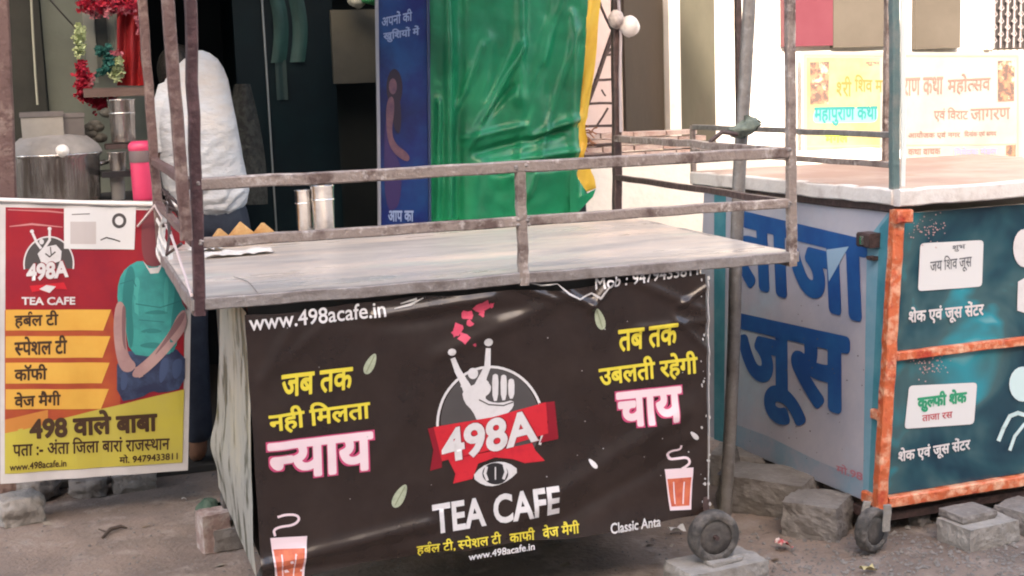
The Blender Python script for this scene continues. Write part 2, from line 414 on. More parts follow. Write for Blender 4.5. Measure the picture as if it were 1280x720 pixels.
# dark sheet for the doorway's shade at far left and the pale cord in front of it
dl = onY(22, 100, 2.55).x; dr = onY(57, 100, 2.55).x
M_dgreen = mat('dark_green_doorway_shade', (.018, .02, .016), .6, 0, ((.03, .03, .024), 6, .4, .7), .3, 20)
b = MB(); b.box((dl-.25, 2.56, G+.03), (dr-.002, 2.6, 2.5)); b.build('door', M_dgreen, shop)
M_cord = mat('pale_cord', (.42, .42, .34), .7)
b = MB(); b.tube([onY(38, -20, 2.5), onY(41, 40, 2.5), onY(44, 90, 2.5), onY(47, 131, 2.5)], .005, 6)
tag(b.build('cord', M_cord), 'pale cord hanging straight down in front of the dark doorway', 'cord')
b = MB(); b.tube([onY(52, -12, 2.45), onY(75, 14, 2.45), onY(97, 38, 2.45)], .0035, 6)
tag(b.build('wire', M_blk), 'thin black wire slanting across the grey green wall', 'wire')

# glass fronted cupboard in the dark room
cb = thing('glass_cupboard', 'dark glass fronted cupboard with a thin bright edge inside the shop', 'cupboard', onY(365, 300, 2.9).to_2d().to_3d()+Vector((0, 0, G+.03)))
x0 = onY(296, 100, 2.9).x; x1 = onY(420, 100, 2.9).x; xm = onY(335, 100, 2.9).x
M_cab = mat('dark_teal_cabinet', (.002, .010, .016), .5, 0, ((.003, .018, .024), 2.5, .45, .7), spec=.2)  # teal taken darker, with the room's shade put into the colour
M_trim = mat('aluminium_trim', (.30, .34, .36), .35, .6)
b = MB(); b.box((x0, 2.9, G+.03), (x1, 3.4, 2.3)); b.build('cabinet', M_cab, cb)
b = MB(); b.bar((xm, 2.892, G+.1), (xm-.01, 2.892, 2.28), .009, seg=3); b.build('edge_trim', M_trim, cb)
b = MB(); b.grid(lambda u, v: Vector((onY(340+42*u+6*math.sin(v*3), 100, 2.88).x, 2.885-.02*math.sin(u*9), onY(360, 78-90*v, 2.88).z)), 8, 8)
b.build('hanging_bag', mat('teal_plastic', (.01, .05, .05), .4, 0, ((.015, .08, .075), 6, .4, .7)), cb)
b = MB(); b.grid(lambda u, v: Vector((onY(345+14*u, 100, 2.88).x, 2.885-.006*math.sin(u*7), onY(350, 125-50*v, 2.88).z)), 6, 6)
b.build('price_card', mat('teal_card', (.012, .04, .045), .5), cb)
b = MB(); x0 = onY(300, 200, 3.0).x; x1 = onY(322, 200, 3.0).x
M_mesh = mat('dark_jute', (.05, .055, .05), .8, 0, ((.02, .022, .022), 40, .4, .6), .8, 60)
# rough dark sack hanging behind the person
def sack(u, v):
    y = 105+150*v; xc = 303+6*v; hw = 10+16*math.sin(min(1, v*1.2)*math.pi*.5)
    p = onY(xc+hw*(u*2-1), y, 2.45); p.y -= .05*math.sin(u*math.pi)+.006*nz(u*9, v*9); return p
b = MB(); b.grid(sack, 12, 16)
tag(b.build('hanging_sack', M_mesh), 'rough dark sack hanging beside the white shirted person', 'sack')
# beige board
bx0 = onY(415, 50, 2.6); bx1 = onY(470, 103, 2.6)
M_beige = mat('beige_board', (.085, .08, .062), .6, 0, ((.06, .056, .045), 5, .4, .7))
b = MB(); b.box((bx0.x, 2.6, bx1.z), (bx1.x+.02, 2.63, onY(440, 12, 2.6).z))
tag(b.build('notice_board', M_beige), 'dull beige board hanging in the dark shop left of the blue poster', 'board')
# crumpled white and green plastic bag at the top
b = MB()
def bag(u, v, c, rx, rz):
    a = u*2*math.pi; t = v*math.pi; r = 1+.35*nz(math.cos(a)*2, math.sin(a)*2, v*4)
    return c+Vector((rx*math.sin(t)*math.cos(a)*r, .05*math.sin(t)*math.sin(a)*r, rz*math.cos(t)*r))
b.grid(lambda u, v: bag(u, v, onY(446, -2, 2.5), .04, .045), 16, 10)
tag(b.build('plastic_bag', mat('pale_plastic', (.5, .5, .42), .4)), 'crumpled pale plastic bag at the top beside the blue poster', 'bag')
b = MB(); b.grid(lambda u, v: bag(u, v, onY(466, -2, 2.45), .05, .03), 16, 10)
tag(b.build('plastic_bag', mat('green_plastic_bag', (.04, .30, .11), .35)), 'bright green plastic scrap hanging just over the blue poster', 'bag')

# blue upright poster board
BY = 2.2
pb0 = onY(472, 0, BY).x; pb1 = onY(534, 0, BY).x
bp = thing('poster_board', 'tall narrow blue printed board with a standing woman in front of the dark shop', 'poster', ((pb0+pb1)/2, BY, G))
M_blue = mat('blue_print', (.004, .012, .12), .4, 0, ((.004, .055, .19), 2.0, .45, .62), var2=((.003, .006, .06), 3, .5, .7))
M_frame = mat('pale_frame', (.30, .31, .36), .45, .3)
def lean(p, q): return Vector(p), Vector(q)
tL = onY(472, -25, BY); tR = onY(533, -25, BY); bL = onY(476, 330, BY); bR = onY(536, 330, BY)
b = MB(); b.add([bL, bR, tR, tL]+[p+Vector((0, .03, 0)) for p in (bL, bR, tR, tL)], [(0, 1, 2, 3), (7, 6, 5, 4), (0, 4, 5, 1), (1, 5, 6, 2), (2, 6, 7, 3), (3, 7, 4, 0)])
b.build('board', M_blue, bp)
b = MB(); b.bar(bL-Vector((.006, 0.004, 0)), tL-Vector((.006, 0.004, 0)), .014, seg=4); b.build('frame', M_frame, bp)
b = MB(); b.bar(bR+Vector((.006, -.004, 0)), tR+Vector((.006, -.004, 0)), .012, seg=4); b.build('frame', mat('dark_frame', (.03, .05, .12), .4), bp)
SB = Surf((pb0, BY, 1), (1, 0, 0), (0, 0, 1))
M_lb = mat('light_blue_lettering', (.25, .33, .55), .45)
text(SB, 'अपनों की', 'lettering', M_lb, bp, (477, 34), (515, 26), (477, 18), .002, .02, 0)
text(SB, 'खु\u093fशयों में', 'lettering', M_lb, bp, (479, 54), (524, 47), (479, 38), .002, .03, 0)
text(SB, 'आप का', 'lettering', M_lb, bp, (485, 277), (517, 277), (485, 263), .002, .03, 0)
M_skin = mat('printed_skin', (.15, .075, .10), .45, 0, ((.08, .04, .08), 20, .4, .7))
M_hairp = mat('printed_hair', (.02, .012, .03), .45)
M_violet = mat('printed_violet', (.035, .02, .10), .45)
poly(SB, disc((493, 110), 10, 24, 20)+[], 'printed_hair', M_hairp, bp, .0015, 0)
poly(SB, chai([(491, 118), (500, 122), (502, 150), (499, 170), (492, 160), (488, 130)]), 'printed_hair', M_hairp, bp, .0016, 0)
poly(SB, disc((491, 108), 5, 10, 16), 'printed_face', M_skin, bp, .002, 0)
poly(SB, chai([(485, 122), (492, 120), (493, 140), (489, 165), (494, 180), (508, 190), (513, 198), (508, 203), (492, 192), (484, 175), (482, 140)]), 'printed_arm', M_skin, bp, .0022, 0)
poly(SB, chai([(480, 150), (486, 150), (488, 178), (497, 198), (503, 215), (499, 262), (480, 262)]), 'printed_dress', M_violet, bp, .0018, 0)

# ================================================================== green tarpaulin
TY = 2.25
trp = thing('tarpaulin', 'big glossy green tarpaulin hanging in folds with a yellow edge strip', 'tarpaulin', (onY(630, 150, TY).x, TY, .5))
M_tarp = mat('green_tarpaulin', (.005, .28, .125), .36, 0, ((.004, .14, .065), 1.6, .4, .62), .12, 30, spec=.5)
M_yel = mat('yellow_tarpaulin_edge', (.78, .50, .06), .45, 0, ((.68, .38, .04), 5, .4, .7), .2, 20)
def ridge(px, py, x0, y0, x1, y1, w_, amp):
    """soft fold along a segment, pixel units on the sheet"""
    dx, dy = x1-x0, y1-y0; L = math.hypot(dx, dy); t = ((px-x0)*dx+(py-y0)*dy)/L/L
    d = ((px-x0)*dy-(py-y0)*dx)/L
    e = 1 if 0 <= t <= 1 else math.exp(-((min(abs(t), abs(t-1))*L)/(w_*2))**2)
    return amp*math.exp(-(d/w_)**2)*e
TF = [(560, -40, 562, 330, 5, .03), (548, 130, 546, 320, 4, .02), (578, -40, 572, 330, 8, -.03), (610, 60, 585, 330, 10, .02), (650, -30, 648, 120, 8, .035),
      (650, 60, 590, 175, 5, .035), (640, 110, 588, 172, 4, -.02), (705, -20, 640, 210, 8, .035), (720, 40, 660, 240, 5, .02), (690, -40, 690, 160, 10, -.02), (676, 90, 640, 200, 6, -.03),
      (585, 172, 650, 158, 4, .02), (600, 190, 700, 165, 5, -.03), (610, 205, 720, 188, 5, .03), (625, 215, 715, 205, 4, -.025), (600, 60, 575, 130, 4, .02), (668, 170, 720, 150, 4, .03), (715, 20, 716, 240, 5, .02)]
def tdisp(x, y):
    return sum(ridge(x, y, *r) for r in TF)+.02*nz(x*.02, y*.012, 3)+.006*nz(x*.06, y*.05, 8)
def tarp_pt(u, v):
    y = -45+(278+60+45)*v
    xl = 535+3*math.sin(v*5); 
    xr_ = 735-15*min(1, max(0, (y)/240)) if y < 215 else 720
    x = xl+(xr_-xl)*u
    p = onY(x, y, TY); p.y -= tdisp(x, y); return p
b = MB(); b.grid(tarp_pt, 110, 150); b.build('sheet', M_tarp, trp)
def yel_pt(u, v):
    y = -45+(250+45)*v
    xl = (735-15*min(1, max(0, y/240)))-1 if y < 215 else 719
    wd = 19-10*min(1, max(0, y/200))+(22*max(0, (y-195)/45)*(1 if y < 240 else .4) if y > 195 else 0)
    x = xl+wd*u+(2*math.sin(y*.15) if y > 150 else 0)
    p = onY(x, y, TY); p.y -= tdisp(xl+2, y)*(1-u)+.012*math.sin(u*4+y*.05)-.01; return p
b = MB(); b.grid(yel_pt, 8, 60); b.build('edge_strip', M_yel, trp)
b = MB(); P = [(716, 205), (722, 222), (735, 243), (745, 236), (741, 246), (722, 266), (714, 300), (712, 230)]
c0 = onY(722, 248, TY-.03)
b.add([c0]+[onY(x, y, TY-.02) for x, y in P], [(0, i+1, (i+1) % 8+1) for i in range(8)], True); b.build('folded_corner', M_tarp, trp)

# ================================================================== lattice ladder frame behind the cart
lf = thing('lattice_frame', 'thin dark iron lattice frame leaning against the pink wall beside the tarpaulin', 'frame', onY(745, 190, 3.2).to_2d().to_3d()+Vector((0, 0, .6)))
LY = 3.2
def L3(x, y, d=0): return onY(x, y, LY+d)
def ibar(pts, w_=.014):
    b = MB()
    for i in range(len(pts)-1): b.bar(L3(*pts[i]), L3(*pts[i+1]), w_, seg=2)
    return b.build('rail', M_dkpost, lf)
ibar([(768, 34), (744, 105), (722, 160), (717, 178)], .02)
ibar([(742, -25), (751, 8), (764, 36)], .012)
ibar([(765, 60), (756, 69)], .013)
for y, xl in ((69, 754), (100, 743), (130, 733), (158, 722)):
    ibar([(xl, y), (766, y-1)], .014)
ibar([(760, 135), (746, 157)], .01)
ibar([(752, 112), (757, 120)], .008)
ibar([(720, 183), (764, 180)], .014); ibar([(724, 196), (764, 193)], .014)
# a broken bundle of twigs at the foot
b = MB()
for _ in range(26):
    p = L3(random.uniform(720, 738), random.uniform(163, 192), -.02); q = p+Vector((random.uniform(-.06, .06), random.uniform(-.03, .0), random.uniform(-.05, .05)))
    b.tube([p, (p+q)/2+Vector((0, 0, .01)), q], .004, 5)
tag(b.build('twig_bundle', mat('dry_twigs', (.30, .13, .07), .8)), 'tangle of dry brown twigs caught at the foot of the lattice frame', 'twigs')

# ================================================================== TEA CART
W, D, T, H = 1.841, 1.438, .8, .16
tc = thing('tea_cart', 'wheeled steel tea cart with a stained sheet top and railing, black banner on its front', 'cart', (.92, .7, G))
TOPZ = 2.35
zt2 = T+2*H
def cbar(name, a, b_, w_=.03, m=M_rail, h=None, seg=10):
    bb = MB(); bb.bar(a, b_, w_, h, seg); return bb.build(name, m, tc)
c0p = onY(237, -40, 0); cbar('post', (0, 0, T-.04), Vector((0, 0, T-.04)).lerp(c0p, 1.55), .032, mat('dark_maroon_paint', (.055, .024, .028), .5, 0, ((.12, .06, .065), 22, .5, .7), .4, 60), seg=16)
cbar('post', (W, 0, T-.04), (W-.008, 0, TOPZ), .028, M_rail, seg=16)
c1p = onY(177, -10, D); cbar('post', (0, D, T-.04), Vector((0, D, T-.04)).lerp(c1p, 1.5), .034, M_post, seg=16)
cbar('post', (W, D, T-.04), (W+.03, D, TOPZ), .034, M_dkpost, seg=16)
cbar('brace_post', onY(233, 300, -.036)-Vector((0, 0, 0)), onY(203, -90, -.06), .033, M_post, seg=12)
gap = .945
cbar('support', (gap, -.002, T-.03), (gap, -.002, zt2-.014), .028, M_rail)
cbar('rail', (.017, 0, zt2), (W-.015, 0, zt2), .034, M_rail, seg=18)
cbar('rail', (.017, 0, T+H), (W-.015, 0, T+H), .029, M_rail, seg=18)
cbar('rail', (W+.001, .016, zt2), (W, D-.018, zt2), .026, M_rail)
cbar('rail', (W+.001, .016, T+H), (W, D-.018, T+H), .022, M_dkpost)
cbar('rail', (0, .018, zt2), (0, D-.018, zt2), .028, M_post)
cbar('rail', (0, .018, T+H), (0, D-.018, T+H), .024, M_post)
# weld beads and bolts
b = MB()
for x in (.017, gap-.016, gap+.016, W-.016):
    for z in (zt2, T+H):
        for k in range(3): b.lathe([(0, -.006), (.006, -.003), (.007, 0), (.005, .004), (0, .006)], (x+random.uniform(-.003, .003), -.013+random.uniform(-.002, .002), z+random.uniform(-.012, .012)), 8)
b.build('weld_bead', M_edge, tc)
# roof sheet carried by the posts, above the picture
b = MB(); b.grid(lambda u, v: Vector((-.1+(W+.2)*u, .75+(D-.55)*v, TOPZ+.02+.012*math.sin(u*90)+.05*v)), 120, 2); b.build('roof_sheet', mat('roof_sheet2', (.3, .29, .28), .5, .3), tc)
# table
def top_fn(u, v):
    x = -.01+(W+.02)*u; y = .012+(D-.02)*v
    return Vector((x, y, T+.003+.0035*nz(x*.9, y*5, 4)+.0015*nz(x*4, y*14, 9)))
b = MB(); b.grid(top_fn, 90, 70); b.build('table_top', M_top, tc)
for a_, c_ in (((-.02, 0, T-.010), (W+.02, 0, T-.010)), ((-.02, D, T-.02), (W+.02, D, T-.02))):
    bb = MB(); bb.bar(a_, c_, .026, .034, 24, .0014); bb.build('table_edge', M_edge, tc)
for a_, c_ in (((-.004, .015, T-.02), (-.004, D-.015, T-.02)), ((W+.004, .015, T-.02), (W+.004, D-.015, T-.02))):
    bb = MB(); bb.bar(a_, c_, .03, .044, 16, .0012); bb.build('table_edge', M_edge, tc)
M_cr = mat('sheet_crease', (.26, .22, .20), .7)
for P_ in ([(292, 346), (302, 349), (310, 352), (316, 358), (322, 366)],):
    b = MB(); b.tube([onZ(u_, v_, T+.0068) for u_, v_ in P_], .0016, 5); b.build('crease', M_cr, tc)
b = MB(); b.box((.01, .016, T-.02), (W-.01, D-.016, T-.006)); b.build('table_underside', M_box, tc)
# cabinet body under the table
X1, X2, ZB = .123, 1.541, -.02
b = MB(); b.box((X1+.012, .03, ZB+.03), (X2-.005, .9, T-.021)); b.build('cabinet', M_box, tc)
# peeling cream side sheet on the left
def side_fn(u, v):
    z = ZB+.0+(T-.045-ZB)*v; y = .012+(.70+.28*(1-v))*u
    return Vector((X1-.004-.010*math.sin(v*4+1)-.02*math.exp(-((v-.22)/.1)**2)*u*u+.004*nz(y*6, z*7, 2), y, z))
b = MB(); b.grid(side_fn, 30, 60); b.build('side_sheet', M_side, tc)
SS = Surf((X1-.018, 0, 0), (0, 1, 0), (0, 0, 1))
# legs & wheels
def wheel(c, r, wd, ax, parent, ang=0, knobs=22):
    q = MB()
    prof = [(r*.66, -wd*.42), (r*.74, -wd/2), (r*.93, -wd/2), (r, -wd*.32), (r, wd*.32), (r*.93, wd/2), (r*.74, wd/2), (r*.66, wd*.42)]
    q.lathe(prof, c, 44, ax, ang, True, lambda a: .04*max(-.6, min(.6, 1.6*math.sin(a*knobs))))
    t = q.build('wheel', M_rub, parent)
    q = MB(); q.lathe([(0, -wd*.30), (r*.16, -wd*.46), (r*.2, -wd*.30), (r*.3, -wd*.2), (r*.55, -wd*.22), (r*.60, -wd*.40), (r*.67, -wd*.38), (r*.67, wd*.38), (r*.3, wd*.2), (0, wd*.3)], c, 32, ax, ang)
    q.build('rim', M_rim, t)
    q = MB()
    dy = Vector((0, -wd*.32, 0)) if ax == 'Y' else Vector((-wd*.32, 0, 0))
    q.lathe([(0, -wd*.20), (r*.09, -wd*.20), (r*.09, wd*.1), (0, wd*.1)], Vector(c)+dy, 6, ax, ang, False); q.build('axle_nut', M_dkpost, t)
    return t
WH = [(1.541, -.03, -.078), (.20, .10, -.078), (1.541, .95, -.078), (.20, 1.02, -.078)]
for c in WH:
    wheel(c, .083, .05, 'Y', tc)
    q = MB(); s_ = 1 if c[1] < .5 else -1
    q.bar((c[0], c[1]+.04*s_, c[2]), (c[0]-.005, c[1]+.045*s_, ZB+.06), .022, seg=3); q.bar((c[0], c[1]+.04*s_, ZB+.05), (c[0], c[1]+.12*s_, ZB+.05), .022, seg=3)
    q.tube([(c[0], c[1]-.03*s_, c[2]), (c[0], c[1]+.05*s_, c[2])], .008, 8); q.build('wheel_fork', M_dkpost, tc)
# ------------------------------------------------------------------ the black banner
BAN = thing('tea_cafe_banner', 'wide black vinyl banner with red cafe logo and Hindi lettering on the tea cart', 'banner', ((X1+X2)/2, 0, ZB))
RG = [(330, 705, 530, 655, 9, .012), (360, 712, 560, 690, 7, -.006), (660, 640, 850, 515, 13, .010), (690, 655, 860, 560, 10, -.006), (330, 420, 350, 560, 14, .006), (362, 415, 330, 470, 8, .006), (400, 410, 352, 455, 8, .005),
      (470, 395, 610, 372, 6, .010), (500, 405, 640, 385, 8, -.006), (555, 440, 700, 375, 10, .008), (620, 350, 690, 372, 5, .010), (690, 360, 735, 380, 5, .012), (740, 382, 765, 350, 5, .012),
      (780, 345, 870, 385, 7, .008), (800, 410, 885, 400, 6, .007), (845, 400, 885, 440, 5, .006), (310, 560, 325, 700, 8, .010), (590, 700, 760, 668, 12, .006), (850, 380, 880, 360, 4, .008), (480, 560, 520, 500, 16, .004), (700, 480, 760, 560, 18, -.004)]
B0 = Surf((0, .008, 0), (1, 0, 0), (0, 0, 1))
RGp = []
for x0, y0, x1, y1, w_, amp in RG:
    a = B0.inv(x0, y0); c = B0.inv(x1, y1); RGp.append((a[0], a[1], c[0], c[1], w_/405, amp))
def bdisp(x, z):
    e = .012*(1+nz(x*1.5, z*1.8, 5))*.6
    v = 1.15*sum(ridge(x, z, *r) for r in RGp)+.004*nz(x*5, z*6, 2)+.0015*nz(x*18, z*20, 6)+e
    v += .006*math.exp(-((z-ZB)/.05)**2)*(1+.8*math.sin(x*11))
    return v
B = Surf((0, .010, 0), (1, 0, 0), (0, 0, 1), bdisp)
def ban_fn(u, v):
    x = X1+(X2-X1)*u; z = ZB+.012*nz(x*6, 3, 1)-.006*math.sin(x*7)+(T-.046-ZB)*v
    x += .004*nz(z*6, u*2, 7)*(1 if u in (0, 1) else 1)
    return B.at(x, z)
b = MB(); b.grid(ban_fn, 230, 130); b.build('vinyl_sheet', M_ban, BAN)
def bt(s, m, bl, br, tl, bold=.02, halo=None, off=.0022, sx=1): return text(B, s, 'lettering', m, BAN, bl, br, tl, off, bold, .015, sx, halo)
def bpz(P, m, name='printed_shape', off=.0014): return poly(B, P, name, m, BAN, off, .015)
bt('www.498acafe.in', M_white, (311, 413), (481, 395), (310, 393), .012)
bt('Mob : 9479433811', M_white, (743, 362), (871, 343), (743, 347), .015)
H2 = (M_blk, .02)
bt('जब तक', M_yellow, (351, 497), (440, 486), (351, 468), .028)
bt(['नही ', '\u093fमलता'], M_yellow, (336, 543), (463, 526), (334, 510), .028)
bt(['~न', 'याय'], M_palepink, (335, 602), (467, 586), (333, 553), .034, (M_pink, .022))
bt('तब तक', M_yellow, (772, 440), (845, 430), (771, 412), .028)
bt('उबलती रहेगी', M_yellow, (748, 486), (871, 470), (746, 452), .028)
bt('चाय', M_palepink, (770, 535), (852, 526), (768, 490), .036, (M_pink, .024))
bt('TEA CAFE', M_white, (541, 667), (698, 641), (539, 630), .030, sx=1.02)
bt(['हब', '^', 'ल टी, ', '~स', 'पेशल टी'], M_yellow, (520, 694), (625, 679), (519, 677), .018)
bt('काफी', M_yellow, (635, 677), (667, 673), (635, 661), .02)
bt(['वेज मैगी'], M_yellow, (677, 672), (722, 664), (677, 656), .02)
bt('www.498acafe.in', M_white, (583, 698), (666, 685), (583, 689), .02)
bt('Classic Anta', M_white, (760, 665), (823, 656), (760, 652), .02)
# logo: disc, ring, fist, little figure, ribbon, eye
bpz(disc((612, 528), 62, 68, 48, 150, 390), M_ring, 'printed_disc', .0012)
ringp = [(612+66*math.cos(math.radians(a)), 530+72*math.sin(math.radians(a))) for a in range(158, 386, 6)]
bpz(strokes([(ringp, 3.2)]), M_white, 'printed_ring', .0016)
bpz(chai([(576, 488), (590, 480), (604, 476), (613, 480), (612, 490), (604, 496), (612, 502), (626, 503), (641, 499), (641, 508), (632, 517), (612, 521), (596, 527), (590, 513), (579, 502)], 1), M_white, 'printed_fist', .0020)
for x_, y0_, y1_ in ((618, 466, 500), (628.5, 467, 499), (638, 472, 497)): bpz(chai([(x_-4.2, y0_+3), (x_, y0_), (x_+4.2, y0_+3), (x_+3.6, y1_), (x_-3.2, y1_+1)], 1), M_white, 'printed_finger', .0022)
bpz(strokes([([(598, 499), (610, 505), (628, 506), (640, 502)], 1.6)]), M_ring, 'printed_finger_line', .0028)
# figure with raised arms
bpz(strokes([([(565, 448), (571, 463), (580, 479), (586, 492)], [6, 8, 10, 14]), ([(609, 436), (608, 458), (602, 472), (594, 490)], [6, 8, 10, 14]), ([(578, 480), (592, 490), (606, 476)], 8)]), M_white, 'printed_figure', .0022)
for q_ in (disc((590, 466), 6.5, 7, 18), disc((563, 439), 5.2, 4.6, 14), disc((609, 427), 5.6, 5, 14)): bpz(q_, M_white, 'printed_figure', .0023)
# burst of red splashes
rp = []
for (x, y, s_) in ((571, 410, 8), (578, 421, 7), (583, 394, 8), (586, 404, 5), (598, 384, 7), (606, 382, 7), (602, 392, 4), (568, 416, 5), (592, 430, 2.5), (613, 381, 4)):
    rp.append([(x+s_*random.uniform(.55, 1.25)*math.cos(a), y+s_*random.uniform(.55, 1.25)*math.sin(a)) for a in [k*math.pi*2/9 for k in range(9)]])
bpz(rp, mat('coral_splash_print', (.62, .07, .13), .4), 'printed_splash', .0018)
# ribbon
for q_ in ([(534, 535), (552, 531), (552, 584), (537, 588), (541, 562)], [(672, 503), (692, 501), (697, 548), (674, 553), (684, 527)]): bpz(q_, M_dred, 'printed_ribbon_end', .0020)
bpz([(541, 533), (613, 521), (681, 502), (684, 541), (617, 561), (552, 576)], M_red, 'printed_ribbon', .0025)
bpz([(560, 574), (600, 566), (664, 553), (668, 562), (680, 575), (655, 578), (640, 573), (618, 571), (597, 579), (590, 598), (566, 604), (569, 592)], M_red, 'printed_ribbon', .0021)
text(B, '498A', 'lettering', M_white, BAN, (553, 581), (672, 551), (549, 538), .0034, .034, .015, 1.0, (M_dred, .014))
eye = [(589, 596), (600, 583), (617, 576), (634, 577), (648, 587), (635, 599), (618, 607), (603, 606)]
bpz(chai(eye, 1), M_white, 'printed_eye', .0030)
bpz(disc((618, 591), 16, 13.5, 24), M_blk, 'printed_eye', .0035)
bpz(strokes([([(607, 583), (605, 591), (608, 599)], 3.5), ([(629, 581), (631, 589), (628, 597)], 3.5), ([(618, 583), (618, 598)], 1.5)]), M_white, 'printed_eye', .0040)
def leafp(cx, cy, s_, a):
    P = []
    for k in range(20):
        t = 2*math.pi*k/20; r = (1-.55*abs(math.sin(t/2))**.0)*1
        x = math.sin(t)*.42*(1+.25*math.cos(t)); y = math.cos(t)*1.0
        P.append((cx+s_*(x*math.cos(a)-y*math.sin(a)), cy+s_*(x*math.sin(a)+y*math.cos(a))))
    return P
M_lv = mat('leaf_vein_print', (.24, .27, .18), .4)
for cx, cy, s_, a in ((462, 454, 14, .45), (499, 619, 16, .5), (748, 398, 14, -.3), (739, 578, 7, -.7), (867, 544, 7, -.8)):
    bpz(leafp(cx, cy, s_, a), M_leaf if s_ > 10 else M_white, 'printed_leaf', .0018)
    if s_ > 10: bpz(strokes([([(cx-s_*.8*-math.sin(a), cy-s_*.8*math.cos(a)), (cx+s_*.8*-math.sin(a), cy+s_*.8*math.cos(a))], 1.5)]), M_lv, 'printed_leaf', .0024)
# tea glasses with steam
def cupp(x, y, w_, h, st):
    bpz([(x-w_/2, y), (x+w_/2, y-w_*.06), (x+w_*.40, y+h), (x-w_*.34, y+h+1)], M_palepink, 'printed_glass', .0018)
    bpz([(x-w_*.42, y+h*.24), (x+w_*.43, y+h*.20), (x+w_*.34, y+h*.9), (x-w_*.29, y+h*.92)], M_orange, 'printed_tea', .0023)
    bpz(strokes([(chai(st, 2, False), 3)]), M_palepink, 'printed_steam', .0019)
    bpz(strokes([([(x-w_*.2, y+h*.32), (x-w_*.16, y+h*.85)], 1.6), ([(x+w_*.18, y+h*.32), (x+w_*.12, y+h*.85)], 1.6)]), M_palepink, 'printed_glass', .0026)
cupp(848, 586, 36, 50, [(834, 568), (836, 574), (846, 573), (859, 571), (862, 578), (856, 583), (852, 585)])
bpz(strokes([(chai([(838, 573), (832, 568), (838, 563), (850, 562), (851, 557)], 2, False), 2.6)]), M_palepink, 'printed_steam', .0019)
cupp(360, 671, 46, 58, [(343, 668), (341, 661), (350, 657), (366, 655), (374, 648), (370, 642), (356, 642), (347, 645)])
# torn white edges of the vinyl near the top, and worn flecks down its right side
M_tear = mat('torn_vinyl_backing', (.50, .48, .47), .6)
for q_ in (([(655, 352), (676, 356), (695, 354), (708, 366), (722, 373), (738, 366), (748, 372), (757, 360), (766, 352)], [1, 2, 1.2, 3, 1.8, 2, 3.5, 2, 1]), ([(492, 385), (512, 380), (528, 372)], [1, 3, 1]), ([(500, 379), (520, 373)], [1, 3])): bpz(strokes([q_]), M_tear, 'torn_edge', .0030)
fl = []
for _ in range(34):
    x = random.uniform(874, 886); y = random.uniform(345, 640); s_ = random.uniform(.6, 2.4)
    fl.append([(x+s_*random.uniform(.4, 1)*math.cos(a), y+s_*1.6*random.uniform(.4, 1)*math.sin(a)) for a in (0, 1.2, 2.4, 3.6, 4.9)])
for _ in range(26):
    x = random.uniform(320, 870); y = random.uniform(400, 640); s_ = random.uniform(.4, 1.0)
    fl.append([(x+s_*math.cos(a), y+s_*math.sin(a)) for a in (0, 1.2, 2.4, 3.6, 4.9)])
bpz(fl, M_tear, 'worn_fleck', .0030)
bpz(strokes([([(883, 345), (884, 430), (885, 560), (884, 640)], 1.2)]), M_tear, 'torn_edge', .0022)

# things on the table
def on_top(u, v): return onZ(u, v, T+.006)
M_paper = mat('white_paper', (.66, .63, .60), .7, 0, ((.5, .46, .43), 12, .5, .75))
for (u, v, w_, d_, a, lab) in ((296, 318, .24, .12, .1, 'crumpled white paper sheet lying flat on the left of the table'), (258, 312, .12, .10, -.2, 'small torn paper sheet beside the corner post of the table'), (212, 300, .12, .14, .4, 'pale paper plate on the far left corner of the table')):
    c = on_top(u, v); q = MB()
    q.grid(lambda s, t: Vector((c.x+(s-.5)*w_*math.cos(a)-(t-.5)*d_*math.sin(a)+.006*nz(t*5, u), c.y+(s-.5)*w_*math.sin(a)+(t-.5)*d_*math.cos(a)+.006*nz(s*5, v), T+.010+.016*abs(nz(s*4, t*4, u*.1))+.004*nz(s*11, t*11, u*.3))), 16, 12)
    tag(q.build('paper_sheet', M_paper, loc=(c.x, c.y, T)), lab, 'paper')
M_bread = mat('toasted_bread', (.42, .22, .08), .8, 0, ((.62, .42, .2), 10, .4, .65), .5, 60)
for i, (u, v, s_) in enumerate(((278, 303, .055), (304, 301, .075), (330, 298, .062))):
    c = on_top(u, v); a = .3-.3*i
    q = MB(); pts2 = [(-s_, 0, 0), (s_, 0, 0), (-.1*s_, 0, s_*1.0)]
    vs = [Vector(p) for p in pts2]+[Vector(p)+Vector((.004, .03, -.003)) for p in pts2]
    R_ = Matrix.Rotation(a, 3, 'Z'); vs = [c+R_@p for p in vs]
    q.add(vs, [(0, 1, 2), (5, 4, 3), (0, 3, 4, 1), (1, 4, 5, 2), (2, 5, 3, 0)])
    o = q.build('bread_wedge', M_bread, loc=c)
    bvm = o.modifiers.new('bevel', 'BEVEL'); bvm.width = .004; bvm.segments = 2
    tag(o, ('smallest toasted wedge nearest the corner post on the cart table', 'middle toasted wedge of the three on the cart table', 'toasted wedge farthest right of the three on the cart table')[i], 'snack', 'toasted wedges on the tea cart')
def cup(u0, u1, v0, v1, y, name, label, m=M_steel, flare=1.0, n=32):
    c = onY((u0+u1)/2, v1, y); z0 = c.z; zt_ = onY((u0+u1)/2, v0, y).z; r = (onY(u1, v1, y)-onY(u0, v1, y)).length/2; h = zt_-z0
    t = thing(name, label, 'container', (c.x, c.y, z0))
    q = MB(); q.lathe([(0, .001), (r*.86, .001), (r*.9, .004), (r*flare, h*.97), (r*flare*1.05, h*.985), (r*flare*1.05, h), (r*flare*.97, h), (r*.86, .01), (0, .008)], (c.x, c.y, z0), n)
    q.build('body', m, t)
    q = MB(); q.lathe([(r*.99, h*.66), (r*1.02, h*.67), (r*1.02, h*.69), (r*.995, h*.7)], (c.x, c.y, z0), n); q.build('rib', m, t)
    return t, c, r, h
